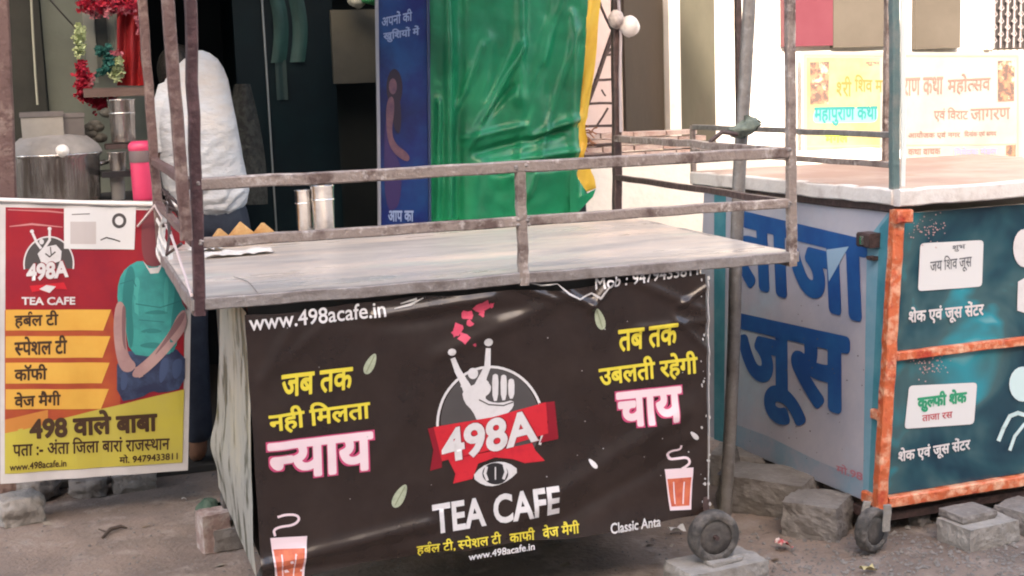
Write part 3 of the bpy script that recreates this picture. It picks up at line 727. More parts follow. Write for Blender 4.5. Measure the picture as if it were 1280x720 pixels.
z = on_top(395, 285)
cup(391, 420, 231, 287, 1.36, 'steel_tumbler', 'tall bright steel tumbler at the back of the table, right of its pair')
cup(371, 393, 237, 289, 1.40, 'steel_tumbler', 'shorter steel tumbler at the back of the table, left of its pair')

# white bundled lamp tied to the rear right post
lm = thing('bundled_lamp', 'white plastic wrapped lamp bulb tied with pale cloth to the dark rear post', 'lamp', onY(768, 35, D-.03))
c = onY(787, 33, D-.04); M_wp = mat('white_plastic_wrap', (.80, .73, .69), .4, 0, ((.5, .42, .38), 18, .5, .75), .5, 40)
q = MB()
q.grid(lambda u, v: c+Vector((math.sin(v*math.pi)*math.cos(u*6.2832), math.sin(v*math.pi)*math.sin(u*6.2832)*.9, math.cos(v*math.pi)))*(.042*(1+.12*nz(math.cos(u*6.28)*2, math.sin(u*6.28)*2, v*5))), 24, 16); q.build('bulb', M_wp, lm)
c2 = onY(770, 24, D-.035)
q = MB(); q.grid(lambda u, v: c2+Vector((.030*math.sin(v*math.pi)*math.cos(u*6.2832), .03*math.sin(v*math.pi)*math.sin(u*6.2832), .034*math.cos(v*math.pi)))*(1+.3*nz(math.cos(u*6.28)*3, math.sin(u*6.28)*3, v*6)), 20, 14)
q.build('cloth_knot', mat('pale_cloth', (.58, .50, .46), .8, 0, ((.3, .24, .22), 20, .4, .7)), lm)
q = MB(); q.tube([c2+Vector((.02, 0, 0)), c+Vector((-.02, 0, .025)), c], .006, 6); q.build('tie', M_cord, lm)
q = MB(); p0 = onY(777, 50, D-.03); q.tube([onY(773, 0, D-.03), onY(776, 45, D-.03), onY(775, 100, D-.03), onY(776, 165, D-.03)], .006, 6)
tag(q.build('pale_cable', mat('pale_cable', (.42, .36, .38), .6)), 'pale cable running down the right of the dark rear post', 'cable')

# ================================================================== grey pole beside the cart
pl = onZ(906, 642, G)
ptop = onY(936, -10, pl.y+.02); ptop = pl+(ptop-pl)*1.12
q = MB(); q.tube([pl+Vector((0, 0, -.02))]+[pl.lerp(ptop, t)+Vector((.008*math.sin(t*9), .006*math.cos(t*7), 0)) for t in (.15, .3, .45, .6, .75, .9, 1)], .0235, 14)
tag(q.build('pipe_pole', M_grey, loc=(pl.x, pl.y, G)), 'leaning grey galvanised pole standing between the tea cart and the juice cart', 'pole')

# ================================================================== JUICE CART
J0 = onZ(1098, 633, -.12); J1 = onY(1120, 262, J0.y)
K0 = onZ(900, 551, -.12); K1 = K0+(J1-J0)
R0 = onZ(1280, 603, -.12); fd = (R0-J0).normalized(); sd = (K0-J0).normalized()
JR0 = J0+fd*1.35; JR1 = J1+fd*1.35
jc = thing('juice_cart', 'lilac and teal juice cart with orange taped frame and blue Hindi lettering', 'cart', ((J0+JR0)/2*1).to_2d().to_3d()+Vector((0, 0, G)))
upj = (J1-J0)
M_lil = mat('lilac_painted_sheet', (.46, .445, .50), .45, 0, ((.36, .37, .45), 3, .4, .65), .2, 20, var2=((.36, .50, .60), 2.2, .52, .7))
M_lb2 = mat('light_blue_paint', (.14, .33, .43), .45, 0, ((.22, .38, .47), 8, .4, .7), .2, 20)
M_tealp = mat('teal_paint', (.04, .21, .27), .45, 0, ((.10, .3, .36), 8, .4, .7), .2, 20)
M_ora = mat('orange_tinsel_tape', (.58, .13, .05), .45, 0, ((.74, .42, .28), 24, .47, .66), .6, 60, (1, 1, 1), var2=((.42, .05, .025), 18, .56, .66))
M_cnt = mat('worn_tan_counter', (.30, .17, .125), .5, 0, ((.42, .30, .24), 3, .42, .68), .2, 20, (1, 1, 1), var2=((.26, .16, .08), 6, .58, .75))
M_lip = mat('white_counter_lip', (.70, .66, .63), .5, 0, ((.52, .46, .43), 14, .5, .72), .4, 40)
# body
q = MB(); n_in = .02
def quadp(a, b_, c_, d_, th, name, m, par=jc):
    nrm = (b_-a).cross(d_-a).normalized()
    if nrm.dot(CAM-a) < 0: nrm = -nrm
    q = MB(); vs = [a, b_, c_, d_]+[p-nrm*th for p in (a, b_, c_, d_)]
    q.add(vs, [(0, 1, 2, 3), (7, 6, 5, 4), (0, 4, 5, 1), (1, 5, 6, 2), (2, 6, 7, 3), (3, 7, 4, 0)]); return q.build(name, m, par, fix=True)
quadp(J0+(K0-J0)*1.2, J0, J1, J1+(K1-J1)*1.2, .02, 'side_panel', M_lil)
# teal and light blue stripes of paint
SJ = Surf(J0, sd, (J1-J0), lambda a, b: 0)
poly(SJ, [(1084, 300), (1113, 262), (1098, 633), (1079, 622)], 'painted_stripe', M_lb2, jc, .0012, 0)
poly(SJ, [(1100, 285), (1112, 270), (1097, 628), (1086, 622)], 'painted_stripe', M_tealp, jc, .0020, 0)
poly(SJ, [(893, 240), (908, 238), (905, 553), (893, 549)], 'painted_stripe', M_tealp, jc, .0012, 0)
poly(SJ, [(905, 525), (960, 545), (1020, 575), (1080, 600), (1080, 624), (1020, 600), (905, 552)], 'painted_stripe', mat('pale_blue_wash', (.22, .34, .44), .5, 0, ((.34, .36, .44), 5, .42, .6)), jc, .0010, 0)
M_bl = mat('royal_blue_lettering', (.016, .075, .26), .4, 0, ((.02, .12, .33), 6, .4, .7))
text(SJ, 'ताजा', 'lettering', M_bl, jc, (918, 354), (1089, 409), (914, 260), .0028, .042, 0)
text(SJ, 'जूस', 'lettering', M_bl, jc, (921, 512), (1064, 560), (920, 390), .0028, .042, 0)
M_lx = mat('pale_blue_smear', (.32, .47, .60), .4)
poly(SJ, [(1034, 312), (1062, 308), (1037, 352)], 'painted_smear', M_lx, jc, .0034, 0)
fl = []
for _ in range(50):
    x = random.uniform(925, 1085); y = random.uniform(300, 560)+(x-925)*.2; s_ = random.uniform(.5, 1.6)
    fl.append([(x+s_*random.uniform(.4, 1)*math.cos(a), y+s_*random.uniform(.4, 1)*math.sin(a)) for a in (0, 1.2, 2.4, 3.6, 4.9)])
poly(SJ, fl, 'paint_chip', mat('chipped_paint', (.14, .12, .13), .6), jc, .0036, 0)
text(SJ, 'मो.98', 'lettering', mat('faded_red_lettering', (.5, .2, .25), .5), jc, (1046, 590), (1079, 601), (1046, 578), .003, .02, 0)
# front: two glossy printed panels in a taped frame
def fj(a, b_): return J0+fd*a+(J1-J0)*b_      # a metres along the front, b share of the height
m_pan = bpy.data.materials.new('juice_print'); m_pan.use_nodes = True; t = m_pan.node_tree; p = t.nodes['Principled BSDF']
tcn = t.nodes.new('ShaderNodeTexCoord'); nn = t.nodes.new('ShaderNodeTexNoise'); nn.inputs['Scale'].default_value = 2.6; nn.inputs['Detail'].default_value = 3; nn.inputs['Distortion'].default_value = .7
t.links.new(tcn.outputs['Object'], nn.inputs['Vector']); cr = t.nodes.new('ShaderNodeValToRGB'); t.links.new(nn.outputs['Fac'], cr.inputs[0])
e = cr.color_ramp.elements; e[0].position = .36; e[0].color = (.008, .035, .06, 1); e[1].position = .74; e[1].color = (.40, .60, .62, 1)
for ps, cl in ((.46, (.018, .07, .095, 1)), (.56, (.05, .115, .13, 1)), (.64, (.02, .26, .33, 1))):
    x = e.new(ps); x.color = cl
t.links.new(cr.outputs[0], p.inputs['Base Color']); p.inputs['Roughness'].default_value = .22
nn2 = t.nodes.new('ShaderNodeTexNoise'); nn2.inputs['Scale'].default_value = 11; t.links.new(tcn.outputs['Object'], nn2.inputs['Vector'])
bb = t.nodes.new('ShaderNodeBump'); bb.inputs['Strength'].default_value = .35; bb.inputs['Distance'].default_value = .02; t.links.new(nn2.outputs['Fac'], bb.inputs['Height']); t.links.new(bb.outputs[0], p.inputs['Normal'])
fr_n = fd.cross(Vector((0, 0, 1))).normalized()
if fr_n.dot(CAM-J0) < 0: fr_n = -fr_n
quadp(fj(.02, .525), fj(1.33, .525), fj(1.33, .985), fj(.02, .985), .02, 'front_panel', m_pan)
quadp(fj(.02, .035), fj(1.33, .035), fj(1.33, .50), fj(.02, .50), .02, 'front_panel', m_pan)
def fbar(a, b_, w_, h=None):
    q = MB(); q.bar(a+fr_n*.008, b_+fr_n*.008, w_, h, 26, .0009); return q.build('taped_frame', M_ora, jc)
fbar(fj(.0, -.02), fj(.0, 1.0), .040)
fbar(fj(.024, .015), fj(1.35, .015), .038)
fbar(fj(.024, .512), fj(1.35, .512), .030)
q = MB(); q.bar(J1+sd*.0+fr_n*.03+Vector((-.03, 0, -.02)), J1+fd*.03+fr_n*.03+Vector((0, 0, -.02)), .045, seg=3); q.build('taped_corner', M_ora, jc)
q = MB(); q.bar(fj(0, .02)+fr_n*.0+sd*.07, fj(0, .02), .04, seg=4); q.build('taped_corner', M_ora, jc)
q = MB(); q.bar(fj(0, .31)+sd*.05, fj(0, .31), .035, seg=4); q.build('taped_corner', M_ora, jc)
# stickers and lettering on the front
SF = Surf(J0+fr_n*.002, fd, (J1-J0))
M_stk = mat('white_sticker', (.66, .66, .67), .5)
def rr(P, r=5):
    out = []; n = len(P)
    for i in range(n):
        a = Vector(P[i-1]); b_ = Vector(P[i]); c_ = Vector(P[(i+1) % n])
        p1 = b_+(a-b_).normalized()*r; p2 = b_+(c_-b_).normalized()*r
        for t in (0, .33, .66, 1): out.append(tuple(p1.lerp(b_, t).lerp(b_.lerp(p2, t), t)))
    return out
poly(SF, rr([(1147, 364), (1150, 304), (1229, 300), (1227, 358)]), 'sticker', M_stk, jc, .002, 0)
poly(SF, rr([(1130, 536), (1136, 482), (1221, 478), (1217, 530)]), 'sticker', M_stk, jc, .002, 0)
M_ink = mat('grey_ink', (.12, .13, .15), .5); M_gink = mat('green_ink', (.02, .30, .16), .5); M_rink = mat('red_ink', (.5, .1, .12), .5)
text(SF, ['जय ', '\u093fशव ', 'जूस'], 'lettering', M_ink, jc, (1162, 345), (1214, 338), (1162, 322), .003, .01, 0)
text(SF, 'शुभ', 'lettering', M_ink, jc, (1190, 315), (1206, 313), (1190, 307), .003, .01, 0)
text(SF, ['कु', '~ल', 'फी शेक'], 'lettering', M_gink, jc, (1146, 516), (1208, 508), (1146, 492), .003, .05, 0)
text(SF, 'ताजा रस', 'lettering', M_rink, jc, (1152, 527), (1190, 522), (1152, 519), .003, .02, 0)
text(SF, 'शेक एवं जूस सेंटर', 'lettering', M_white, jc, (1135, 409), (1229, 399), (1135, 384), .003, .03, 0)
text(SF, 'शेक एवं जूस सेंटर', 'lettering', M_white, jc, (1122, 582), (1212, 566), (1122, 560), .003, .03, 0)
poly(SF, disc((1280, 310), 14, 24, 20), 'printed_shape', M_white, jc, .002, 0)
poly(SF, [(1272, 352), (1283, 346), (1300, 380), (1283, 392), (1271, 388)], 'printed_shape', M_white, jc, .002, 0)
poly(SF, disc((1278, 480), 17, 22, 20), 'printed_shape', mat('pale_cyan_print', (.55, .72, .74), .4), jc, .002, 0)
poly(SF, strokes([([(1248, 550), (1254, 535), (1262, 520), (1272, 516), (1284, 520)], 5), ([(1262, 562), (1268, 545), (1280, 530)], 4)]), 'printed_shape', mat('pale_cyan_print', (.5, .6, .62), .4), jc, .002, 0)
spk = []
for _ in range(130):
    x = random.gauss(1158, 12); y = random.gauss(284, 8) if random.random() < .5 else random.gauss(456, 9); s_ = random.uniform(.5, 1.4)
    if x > 1136: spk.append([(x+s_*math.cos(a), y+s_*math.sin(a)) for a in (0, 1.5, 3, 4.6)])
poly(SF, spk, 'printed_speckle', mat('pinkish_speckle', (.5, .30, .30), .5), jc, .002, 0)
# counter
JZ = .955
cA = J1.copy(); cA.z = JZ; cA += fd*-.02+fr_n*.03; cB = cA+sd*1.30; cR = fd*1.42
q = MB(); q.grid(lambda u, v: cA+cR*u+sd*1.30*v+Vector((0, 0, .014+.002*nz(u*6, v*6, 3))), 20, 20); q.build('counter_top', M_cnt, jc)
def cb_(a, b_, h=.048, w_=.04, m=M_lip):
    q = MB(); q.bar(a, b_, w_, h, 20, .0012); return q.build('counter_lip', m, jc)
cb_(cA+Vector((0, 0, -.012)), cA+cR+Vector((0, 0, -.012)), .056)
cb_(cA+sd*.02+Vector((.012, 0, -.012)), cB+Vector((.012, 0, -.012)), .052)
q = MB(); o_ = cA+Vector((.03, .0, -.04)); q.bar(o_+sd*.02, o_+sd*1.3, .05, .05, 8); q.build('counter_frame', M_dkpost, jc)
# posts and rails
pz = lambda p, z: Vector((p.x, p.y, z))
b0 = J1+sd*.01+Vector((0, 0, .0)); 
tp = onY(1118, -10, J1.y)
q = MB(); q.bar(pz(b0, .90), b0+(tp-b0)*1.6, .028, seg=12); q.build('post', M_teal, jc)
q = MB(); q.bar(pz(b0, .975)+fd*.031+fr_n*.004, b0+(tp-b0)*1.6+fd*.031+fr_n*.004, .018, .006, seg=12); q.build('white_strip', mat('white_pvc_strip', (.72, .78, .77), .4), jc)
rl = [(1122, 172, 1.145), (1122, 213, 1.045)]
for (z_, m) in ((1.148, M_grey), (1.048, M_rail)):
    a = onZ(1120, 400, z_); a = Vector((b0.x, b0.y, z_)); q = MB(); q.bar(a+sd*.018, a+sd*1.27+Vector((0, 0, .004)), .02, seg=8); q.build('rail', m, jc)
a = Vector((b0.x, b0.y, 0))+sd*1.28
q = MB(); q.bar(pz(a, JZ), pz(a, 1.158), .02, seg=4); q.build('post', M_rail, jc)
q = MB(); q.bar(pz(a, 1.148)+Vector((.012, 0, 0)), pz(a+fd*.12, 1.146), .018, seg=4); q.build('rail', M_rail, jc)
pa = Vector((b0.x, b0.y, 0))+sd*.93
q = MB(); q.bar(pz(pa, JZ), onY(922, -30, pa.y), .024, seg=8); q.build('post', M_dkpost, jc)
pr = onZ(1107, 206, JZ+.014)
q = MB(); q.bar(pr, onY(1111, -40, pr.y), .028, seg=8); q.build('post', M_rail, jc)
# dark inside, floor of the cart
q = MB(); A0 = J0+sd*.03+fd*.03; q.add([A0, A0+fd*1.28, A0+fd*1.28+sd*.95, A0+sd*.95]+[p_+Vector((.04, 0, .98)) for p_ in (A0, A0+fd*1.28, A0+fd*1.28+sd*.95, A0+sd*.95)], [(3, 2, 1, 0), (4, 5, 6, 7), (1, 2, 6, 5), (2, 3, 7, 6)]); q.build('cabinet', M_box, jc)
q = MB(); q.bar(J0+Vector((.015, .01, -.045)), K0+Vector((.015, 0, -.045)), .03, .035, 8); q.build('chassis', M_dkpost, jc)
q = MB(); q.bar(J0+fd*.02+Vector((0, .03, -.05)), JR0+Vector((0, .03, -.05)), .03, .03, 8); q.build('chassis', M_dkpost, jc)
# latch box
q = MB(); lb = SJ.at(*SJ.inv(1096, 300), .02); q.bar(lb+sd*.05, lb-sd*.02, .055, .05, 3); lo = q.build('latch', M_dkpost, jc)
q = MB(); q.bar(lb+sd*.02+Vector((-.025, 0, 0)), lb+Vector((-.025, 0, 0)), .02, .03, 2); q.build('latch_plate', M_steel, lo)
q = MB(); lb = SJ.at(*SJ.inv(1098, 323), .012); q.bar(lb+sd*.03, lb, .03, .014, 2); q.build('latch_bolt', M_dkpost, lo)
# caster
wc = onZ(1088, 668, G+.088); wc = onY(1090, 666, J0.y-.10); wc.z = G+.08
wheel(tuple(wc), .074, .042, 'X', jc, -1.2, 26)
q = MB(); o1 = wc+Vector((.035, -.03, 0)); q.bar(o1, o1+Vector((.004, 0, .09)), .028, .012, 3); o2 = wc+Vector((-.02, .03, 0)); q.bar(o2, o2+Vector((.02, 0, .09)), .028, .012, 3); q.build('caster_fork', M_conc, jc)
wheel((wc.x+1.1, wc.y+.08, wc.z), .078, .04, 'X', jc, -.3, 0)
wheel((wc.x-.06, wc.y+.9, wc.z), .078, .04, 'X', jc, -.3, 0)

# knotted green cloth where the poles meet
kc = onY(928, 160, pl.y-.03)
q = MB(); q.grid(lambda u, v: kc+Vector((.06*math.sin(v*math.pi)*math.cos(u*6.2832)+.01, .035*math.sin(v*math.pi)*math.sin(u*6.2832), .026*math.cos(v*math.pi)+.012*math.cos(u*6.28)))*(1)+Vector((.02*nz(u*5, v*6, 1), 0, .016*nz(u*6, v*5, 3))), 22, 14)
tag(q.build('cloth_knot', mat('grey_green_cloth', (.16, .19, .155), .8, 0, ((.08, .10, .08), 30, .4, .7), .8, 50), loc=kc), 'grey green cloth rag knotted round the leaning pole', 'rag')
q = MB(); q.tube([kc+Vector((-.03, -.02, -.02)), kc+Vector((-.09, -.02, -.01)), kc+Vector((-.13, 0, -.045))], .008, 7)
tag(q.build('rope_end', M_dkpost, loc=kc), 'loose dark rope end sticking out left of the knotted rag', 'rope')

# ================================================================== religious fair poster on the far wall
PY = 3.9
ps = thing('event_poster', 'white and yellow printed event banner in a thin frame on the sunlit wall', 'banner', (onY(1138, 130, PY).x, PY, onY(1138, 200, PY).z))
SP = Surf((0, PY, 0), (1, 0, 0), (0, 0, 1), lambda a, b: .01*nz(a*2, b*2, 4))
M_pw = mat('cream_poster_vinyl', (.265, .255, .235), .5, 0, ((.22, .21, .19), 3, .45, .7))
M_py = mat('pale_yellow_poster', (.285, .235, .10), .5, 0, ((.275, .245, .165), 3, .4, .65))
def frame4(a, b_, c_, d_, name, m, off, cut=.05): return poly(SP, [a, b_, c_, d_], name, m, ps, off, cut)
TLp, TRp, BLp, BRp = (1001, 64), (1279, 66), (1001, 206), (1279, 206)
q = MB(); q.grid(lambda u, v: SP.at(*(Vector(SP.inv(1001, 206)).lerp(Vector(SP.inv(1279, 206)), u)*(1-v)+Vector(SP.inv(1001, 64)).lerp(Vector(SP.inv(1279, 66)), u)*v)), 50, 24); q.build('vinyl_sheet', M_pw, ps)
frame4((1008, 72), (1100, 72), (1100, 196), (1008, 197), 'yellow_field', M_py, .002)
M_pl = mat('brown_rule_print', (.34, .24, .18), .5)
poly(SP, strokes([([(1006, 69), (1272, 70), (1272, 198), (1006, 200), (1006, 69)], 1.8), ([(1008, 183), (1270, 180)], 1.2), ([(1060, 185), (1060, 198)], .8)]), 'printed_rule', M_pl, ps, .003, .05)
M_fig = mat('brown_portrait_print', (.34, .15, .09), .5, 0, ((.10, .07, .06), 24, .42, .55), var2=((.55, .42, .3), 16, .55, .65))
frame4((1012, 78), (1036, 77), (1035, 130), (1012, 131), 'printed_portrait', M_fig, .003)
frame4((1247, 76), (1268, 76), (1267, 126), (1247, 127), 'printed_portrait', M_fig, .003)
frame4((1257, 182), (1269, 181), (1269, 199), (1257, 199), 'printed_portrait', M_fig, .0035)
M_ptx = mat('faded_brown_lettering', (.20, .12, .10), .5); M_pty = mat('olive_lettering', (.20, .15, .04), .5)
M_pc = mat('cyan_lettering', (.01, .15, .15), .5); M_pcl = mat('pale_cyan_wash', (.12, .33, .29), .5)
def pt(s, m, bl, br, tl, bold=.01): text(SP, s, 'lettering', m, ps, bl, br, tl, .0045, bold, 0)
pt(['~श', 'री '], M_pty, (1045, 121), (1064, 121), (1045, 95), .015)
pt(['\u093fशव महापु'], M_pty, (1068, 121), (1122, 122), (1068, 93), .015)
pt(['राण कथा'], M_ptx, (1128, 120), (1178, 118), (1128, 97), .015)
pt(['महो', '~त', 'सव'], M_ptx, (1184, 119), (1238, 116), (1184, 93), .015)
poly(SP, rr([(1015, 154), (1017, 136), (1097, 134), (1096, 153)], 7), 'printed_wash', M_pcl, ps, .0035, .05)
pt('महापुराण कथा', M_pc, (1017, 158), (1096, 156), (1017, 134), .03)
pt(['एवं ', '\u093fवराट '], M_ptx, (1167, 152), (1210, 152), (1167, 134), .01)
pt('जागरण', M_ptx, (1213, 151), (1262, 149), (1213, 136), .01)
pt('मंगल', mat('lime_lettering', (.38, .55, .05), .5), (1031, 179), (1060, 178), (1031, 166), .03)
pt('आयोजक एवं नगर', M_ptx, (1135, 174), (1200, 173), (1135, 164), .02)
pt('\u093fदनांक एवं समय', M_ptx, (1205, 172), (1245, 171), (1205, 163), .02)
pt(['~स', 'थान \u093fशव मं\u093fदर'], mat('pink_lettering', (.6, .2, .3), .5), (1018, 196), (1090, 195), (1018, 189), .02)
pt('कथा वाचक', M_ptx, (1135, 194), (1176, 193), (1135, 186), .02)
pt('\u093fनवेदक मंडल', mat('pink_lettering', (.6, .2, .3), .5), (1192, 195), (1246, 193), (1192, 184), .03)
pt('शुभ', M_ptx, (1082, 82), (1100, 82), (1082, 77), .02)

# ================================================================== LEFT STALL COUNTER AND ITS WARES
ly = 1.56
st = thing('stall_counter', 'rough stall counter behind the red and yellow banner', 'counter', (-.35, 1.85, G))
zc = .955
q = MB(); q.box((-1.3, 1.6, zc-.04), (-.02, 2.3, zc)); q.build('counter_top', M_dkb, st)
q = MB(); q.box((-1.28, 2.0, .15), (-.05, 2.25, zc-.041)); q.build('counter_body', M_box, st)
a = onY(9, 255, ly); q = MB(); q.bar((a.x, ly+.08, zc+.001), (onY(8, -30, ly).x, ly+.08, 2.4), .062, seg=12); tag(q.build('stall_post', M_post, loc=(a.x, ly+.08, zc)), 'thick maroon painted post at the left edge beside the steel cooking pot', 'post')
# big pot
py_ = 1.86
pc = onY(73, 250, py_); rpot = (onY(130, 220, py_).x-onY(16, 220, py_).x)/2*.98; zr = onY(73, 191, py_).z
pot = thing('cooking_pot', 'wide dented steel cooking pot with a cloth covered lid on the stall counter', 'pot', (pc.x, py_, zc))
q = MB(); hh = zr-zc; q.lathe([(0, .002), (rpot*.93, .002), (rpot*.97, .02), (rpot, hh*.9), (rpot*1.07, hh*.97), (rpot*1.08, hh), (rpot*.97, hh*.98), (rpot*.9, .03), (0, .02)], (pc.x, py_, zc), 64, 'Z', 0, True, lambda a: .016*math.sin(a*13)+.010*math.sin(a*23+1)+.006*math.sin(a*41)); q.build('body', M_steelr, pot)
q = MB(); q.lathe([(rpot*1.06, hh*1.0), (rpot*1.04, hh+.012), (rpot*.98, hh+.03), (rpot*.75, hh+.062), (rpot*.4, hh+.072), (0, hh+.075)], (pc.x, py_, zc), 48, 'Z', 0, True, lambda a: .02*math.sin(a*7+1)+.012*math.sin(a*17)); q.build('lid', mat('grey_cloth_lid', (.27, .25, .235), .75, 0, ((.19, .175, .16), 9, .4, .7), .6, 30), pot)
kn = onY(78, 189, py_-rpot*1.02); q = MB(); q.lathe([(0, -.015), (.020, -.012), (.026, 0), (.020, .008), (.010, .014), (0, .018)], kn, 20, 'Y'); q.build('clasp', mat('white_enamel', (.75, .72, .68), .3), pot)
for s_ in (-1, 1):
    q = MB(); q.tube([(pc.x+s_*rpot*1.0, py_-.05, zc+hh*.75), (pc.x+s_*rpot*1.17, py_-.04, zc+hh*.78), (pc.x+s_*rpot*1.17, py_+.04, zc+hh*.78), (pc.x+s_*rpot*1.0, py_+.05, zc+hh*.75)], .008, 8)
    q.build('handle', M_steel, pot)
def crate(u0, u1, v0, v1, y, dp, name, m, label, cat, lidm=None):
    a = onY(u0, v1, y); c_ = onY(u1, v0, y); t = thing(name, label, cat, ((a.x+c_.x)/2, y+dp/2, a.z))
    h = c_.z-a.z; q = MB(); q.box((a.x, y, a.z), (c_.x, y+dp, a.z+h*.8)); q.build('body', m, t)
    q = MB(); q.box((a.x-.004, y-.004, a.z+h*.8+.001), (c_.x+.004, y+dp+.004, c_.z)); q.build('lid', lidm or m, t); return t
M_card = mat('grey_card', (.34, .315, .28), .8, 0, ((.27, .25, .22), 8, .4, .7), .3, 20)
M_card2 = mat('brown_card', (.17, .15, .14), .8, 0, ((.12, .105, .10), 8, .4, .7), .3, 20)
crate(28, 78, 139, 174, py_-.07, .12, 'cardboard_box', M_card, 'pale grey lidded box on top of the cooking pot', 'box', M_card2)
crate(79, 104, 141, 171, py_-.03, .12, 'cardboard_box', M_card2, 'darker brown box standing right of the pale box on the pot', 'box')
# canister on a small ledge
cy_ = 1.95
tcn_, cc, rc, hc = cup(138, 172, 124, 178, cy_, 'steel_canister', 'tall fluted steel canister right of the cooking pot, under the wooden shelf', M_steelr, 1.0, 40)
led = onY(155, 179, cy_)
q = MB(); q.box((onY(131, 180, cy_).x, cy_-.07, led.z-.02), (onY(186, 180, cy_).x, cy_+.08, led.z-.001)); tag(q.build('ledge', M_dkpost), 'narrow dark ledge carrying the steel canister', 'ledge')
cup(137, 159, 190, 214, 1.8, 'steel_pan', 'small grey steel pan just right of the cooking pot', M_steelr, 1.1)
cup(139, 158, 218, 250, 1.78, 'glass_jar', 'small shiny glass jar low down between the pot and the pink jug', mat('shiny_glass', (.25, .24, .23), .1, 0, spec=.9), 1.0)
q = MB(); a = onY(126, 214, 1.8); c_ = onY(166, 219, 1.8); q.box((a.x, 1.72, c_.z), (c_.x, 1.9, a.z)); tag(q.build('stove_grate', M_blk), 'black stove grate beside the cooking pot', 'stove')
q = MB(); 
for k in range(9):
    p_ = onY(random.uniform(104, 137), random.uniform(140, 176), 1.98); q.grid(lambda u, v: p_+Vector((.03*math.sin(v*math.pi)*math.cos(u*6.2832), .03*math.sin(v*math.pi)*math.sin(u*6.2832), .02*math.cos(v*math.pi)))*(1), 8, 6)
tag(q.build('dark_cloth', mat('dark_olive_cloth', (.06, .055, .045), .9, 0, ((.14, .13, .11), 30, .45, .7), .8, 40)), 'heap of dark olive rags behind the boxes on the pot', 'rags')
# pink jug
jy = 1.62
jt = onY(182, 176, jy); jb = onY(182, 258, jy); jr = (onY(197, 220, jy).x-onY(166, 220, jy).x)/2
jg = thing('pink_jug', 'bright pink plastic water jug with grey band and red lid on the stall counter', 'jug', (jb.x, jy, zc))
M_pk = mat('pink_plastic', (.68, .055, .14), .4, 0, ((.6, .04, .11), 8, .4, .7)); hj = jt.z-zc
q = MB(); q.lathe([(0, .002), (jr*.92, .002), (jr*.97, .02), (jr, hj*.55), (jr*.99, hj*.66)], (jb.x, jy, zc), 32); q.build('body', M_pk, jg)
q = MB(); q.lathe([(jr*1.03, hj*.66), (jr*1.04, hj*.67), (jr*1.04, hj*.84), (jr*1.0, hj*.86)], (jb.x, jy, zc), 32); q.build('band', mat('grey_band', (.15, .11, .11), .6), jg)
q = MB(); q.lathe([(jr*1.03, hj*.85), (jr*1.07, hj*.87), (jr*1.07, hj*.94), (jr*.8, hj), (0, hj)], (jb.x, jy, zc), 32); q.build('lid', M_pk, jg)
# wooden shelf, framed mirror, red cloth, garland
sy = 2.12
a = onY(105, 122, sy); c_ = onY(187, 108, sy)
q = MB(); q.box((a.x, sy, a.z), (c_.x, sy+.18, c_.z)); tag(q.build('wooden_shelf', mat('brown_wood', (.15, .095, .08), .7, 0, ((.10, .06, .05), 5, .4, .7), .4, 20, (.3, 3, 3)), loc=(a.x, sy, a.z)), 'short brown wooden shelf under the garlanded frame', 'shelf')
fr = thing('picture_frame', 'framed grey picture hung with a flower garland on the shop wall', 'frame', onY(128, 105, 2.3))
def rect3(u0, u1, v0, v1, y0, y1, name, m, par):
    a = onY(u0, v1, y0); c_ = onY(u1, v0, y0); q = MB(); q.box((a.x, y0, a.z), (c_.x, y1, c_.z)); return q.build(name, m, par)
M_gl = mat('grey_picture_glass', (.17, .19, .165), .25)
rect3(114, 148, -20, 104, 2.33, 2.35, 'picture', M_gl, fr); rect3(122, 132, 12, 70, 2.322, 2.329, 'picture_figure', mat('dark_figure', (.015, .02, .018), .5), fr)
for uv in ((110, 114, -20, 104), (148, 152, -20, 104)): rect3(*uv, 2.315, 2.35, 'frame', mat('frame_grey', (.22, .23, .20), .5), fr)
def cloth_fn(u, v):
    x = 146+(34+6*v)*u; y = -15+122*v; p_ = onY(x, y, 2.26); p_.y -= .02*math.sin(u*13+v*2)+.01*nz(u*4, v*4); return p_
q = MB(); q.grid(cloth_fn, 40, 30); tag(q.build('red_cloth', mat('red_cloth', (.42, .010, .012), .7, 0, ((.24, .006, .01), 3, .42, .6), .3, 40)), 'dark red cloth hanging right of the flower garland', 'cloth')
gl = thing('flower_garland', 'hanging garland of red, pale green and teal cloth flowers round the picture frame', 'garland', onY(125, 70, 2.24))
def petals(path, n, m, name, r=.012, sp=5, y=2.24):
    q = MB()
    for _ in range(n):
        t = random.random()*(len(path)-1); i = int(t); t -= i
        x = path[i][0]+(path[i+1][0]-path[i][0])*t+random.gauss(0, sp*.5); yy = path[i][1]+(path[i+1][1]-path[i][1])*t+random.gauss(0, sp*.4)
        c_ = onY(x, yy, y-abs(random.gauss(0, .02)))
        for k in range(5):
            d = Vector((random.gauss(0, 1), random.gauss(-.3, .7), random.gauss(0, 1))).normalized(); e = d.orthogonal().normalized()*r*.6
            q.add([c_-e*.4, c_+d*r*.7+e, c_+d*r*1.2, c_+d*r*.7-e], [(0, 1, 2, 3)], False)
    return tag(q.build(name, m, gl), kind='stuff')
M_rf = mat('crimson_petals', (.50, .015, .04), .6, 0, ((.30, .006, .03), 60, .4, .6)); M_gf = mat('pale_green_petals', (.45, .52, .28), .6); M_tf = mat('teal_ribbon_petals', (.02, .13, .11), .5); M_pf = mat('pink_petals', (.55, .16, .20), .6)
petals([(103, 4), (120, 8), (140, 2), (170, 10)], 160, M_rf, 'red_flowers', .013, 12); petals([(118, 14), (140, 10), (165, 14)], 60, M_pf, 'pink_flowers', .012, 8)
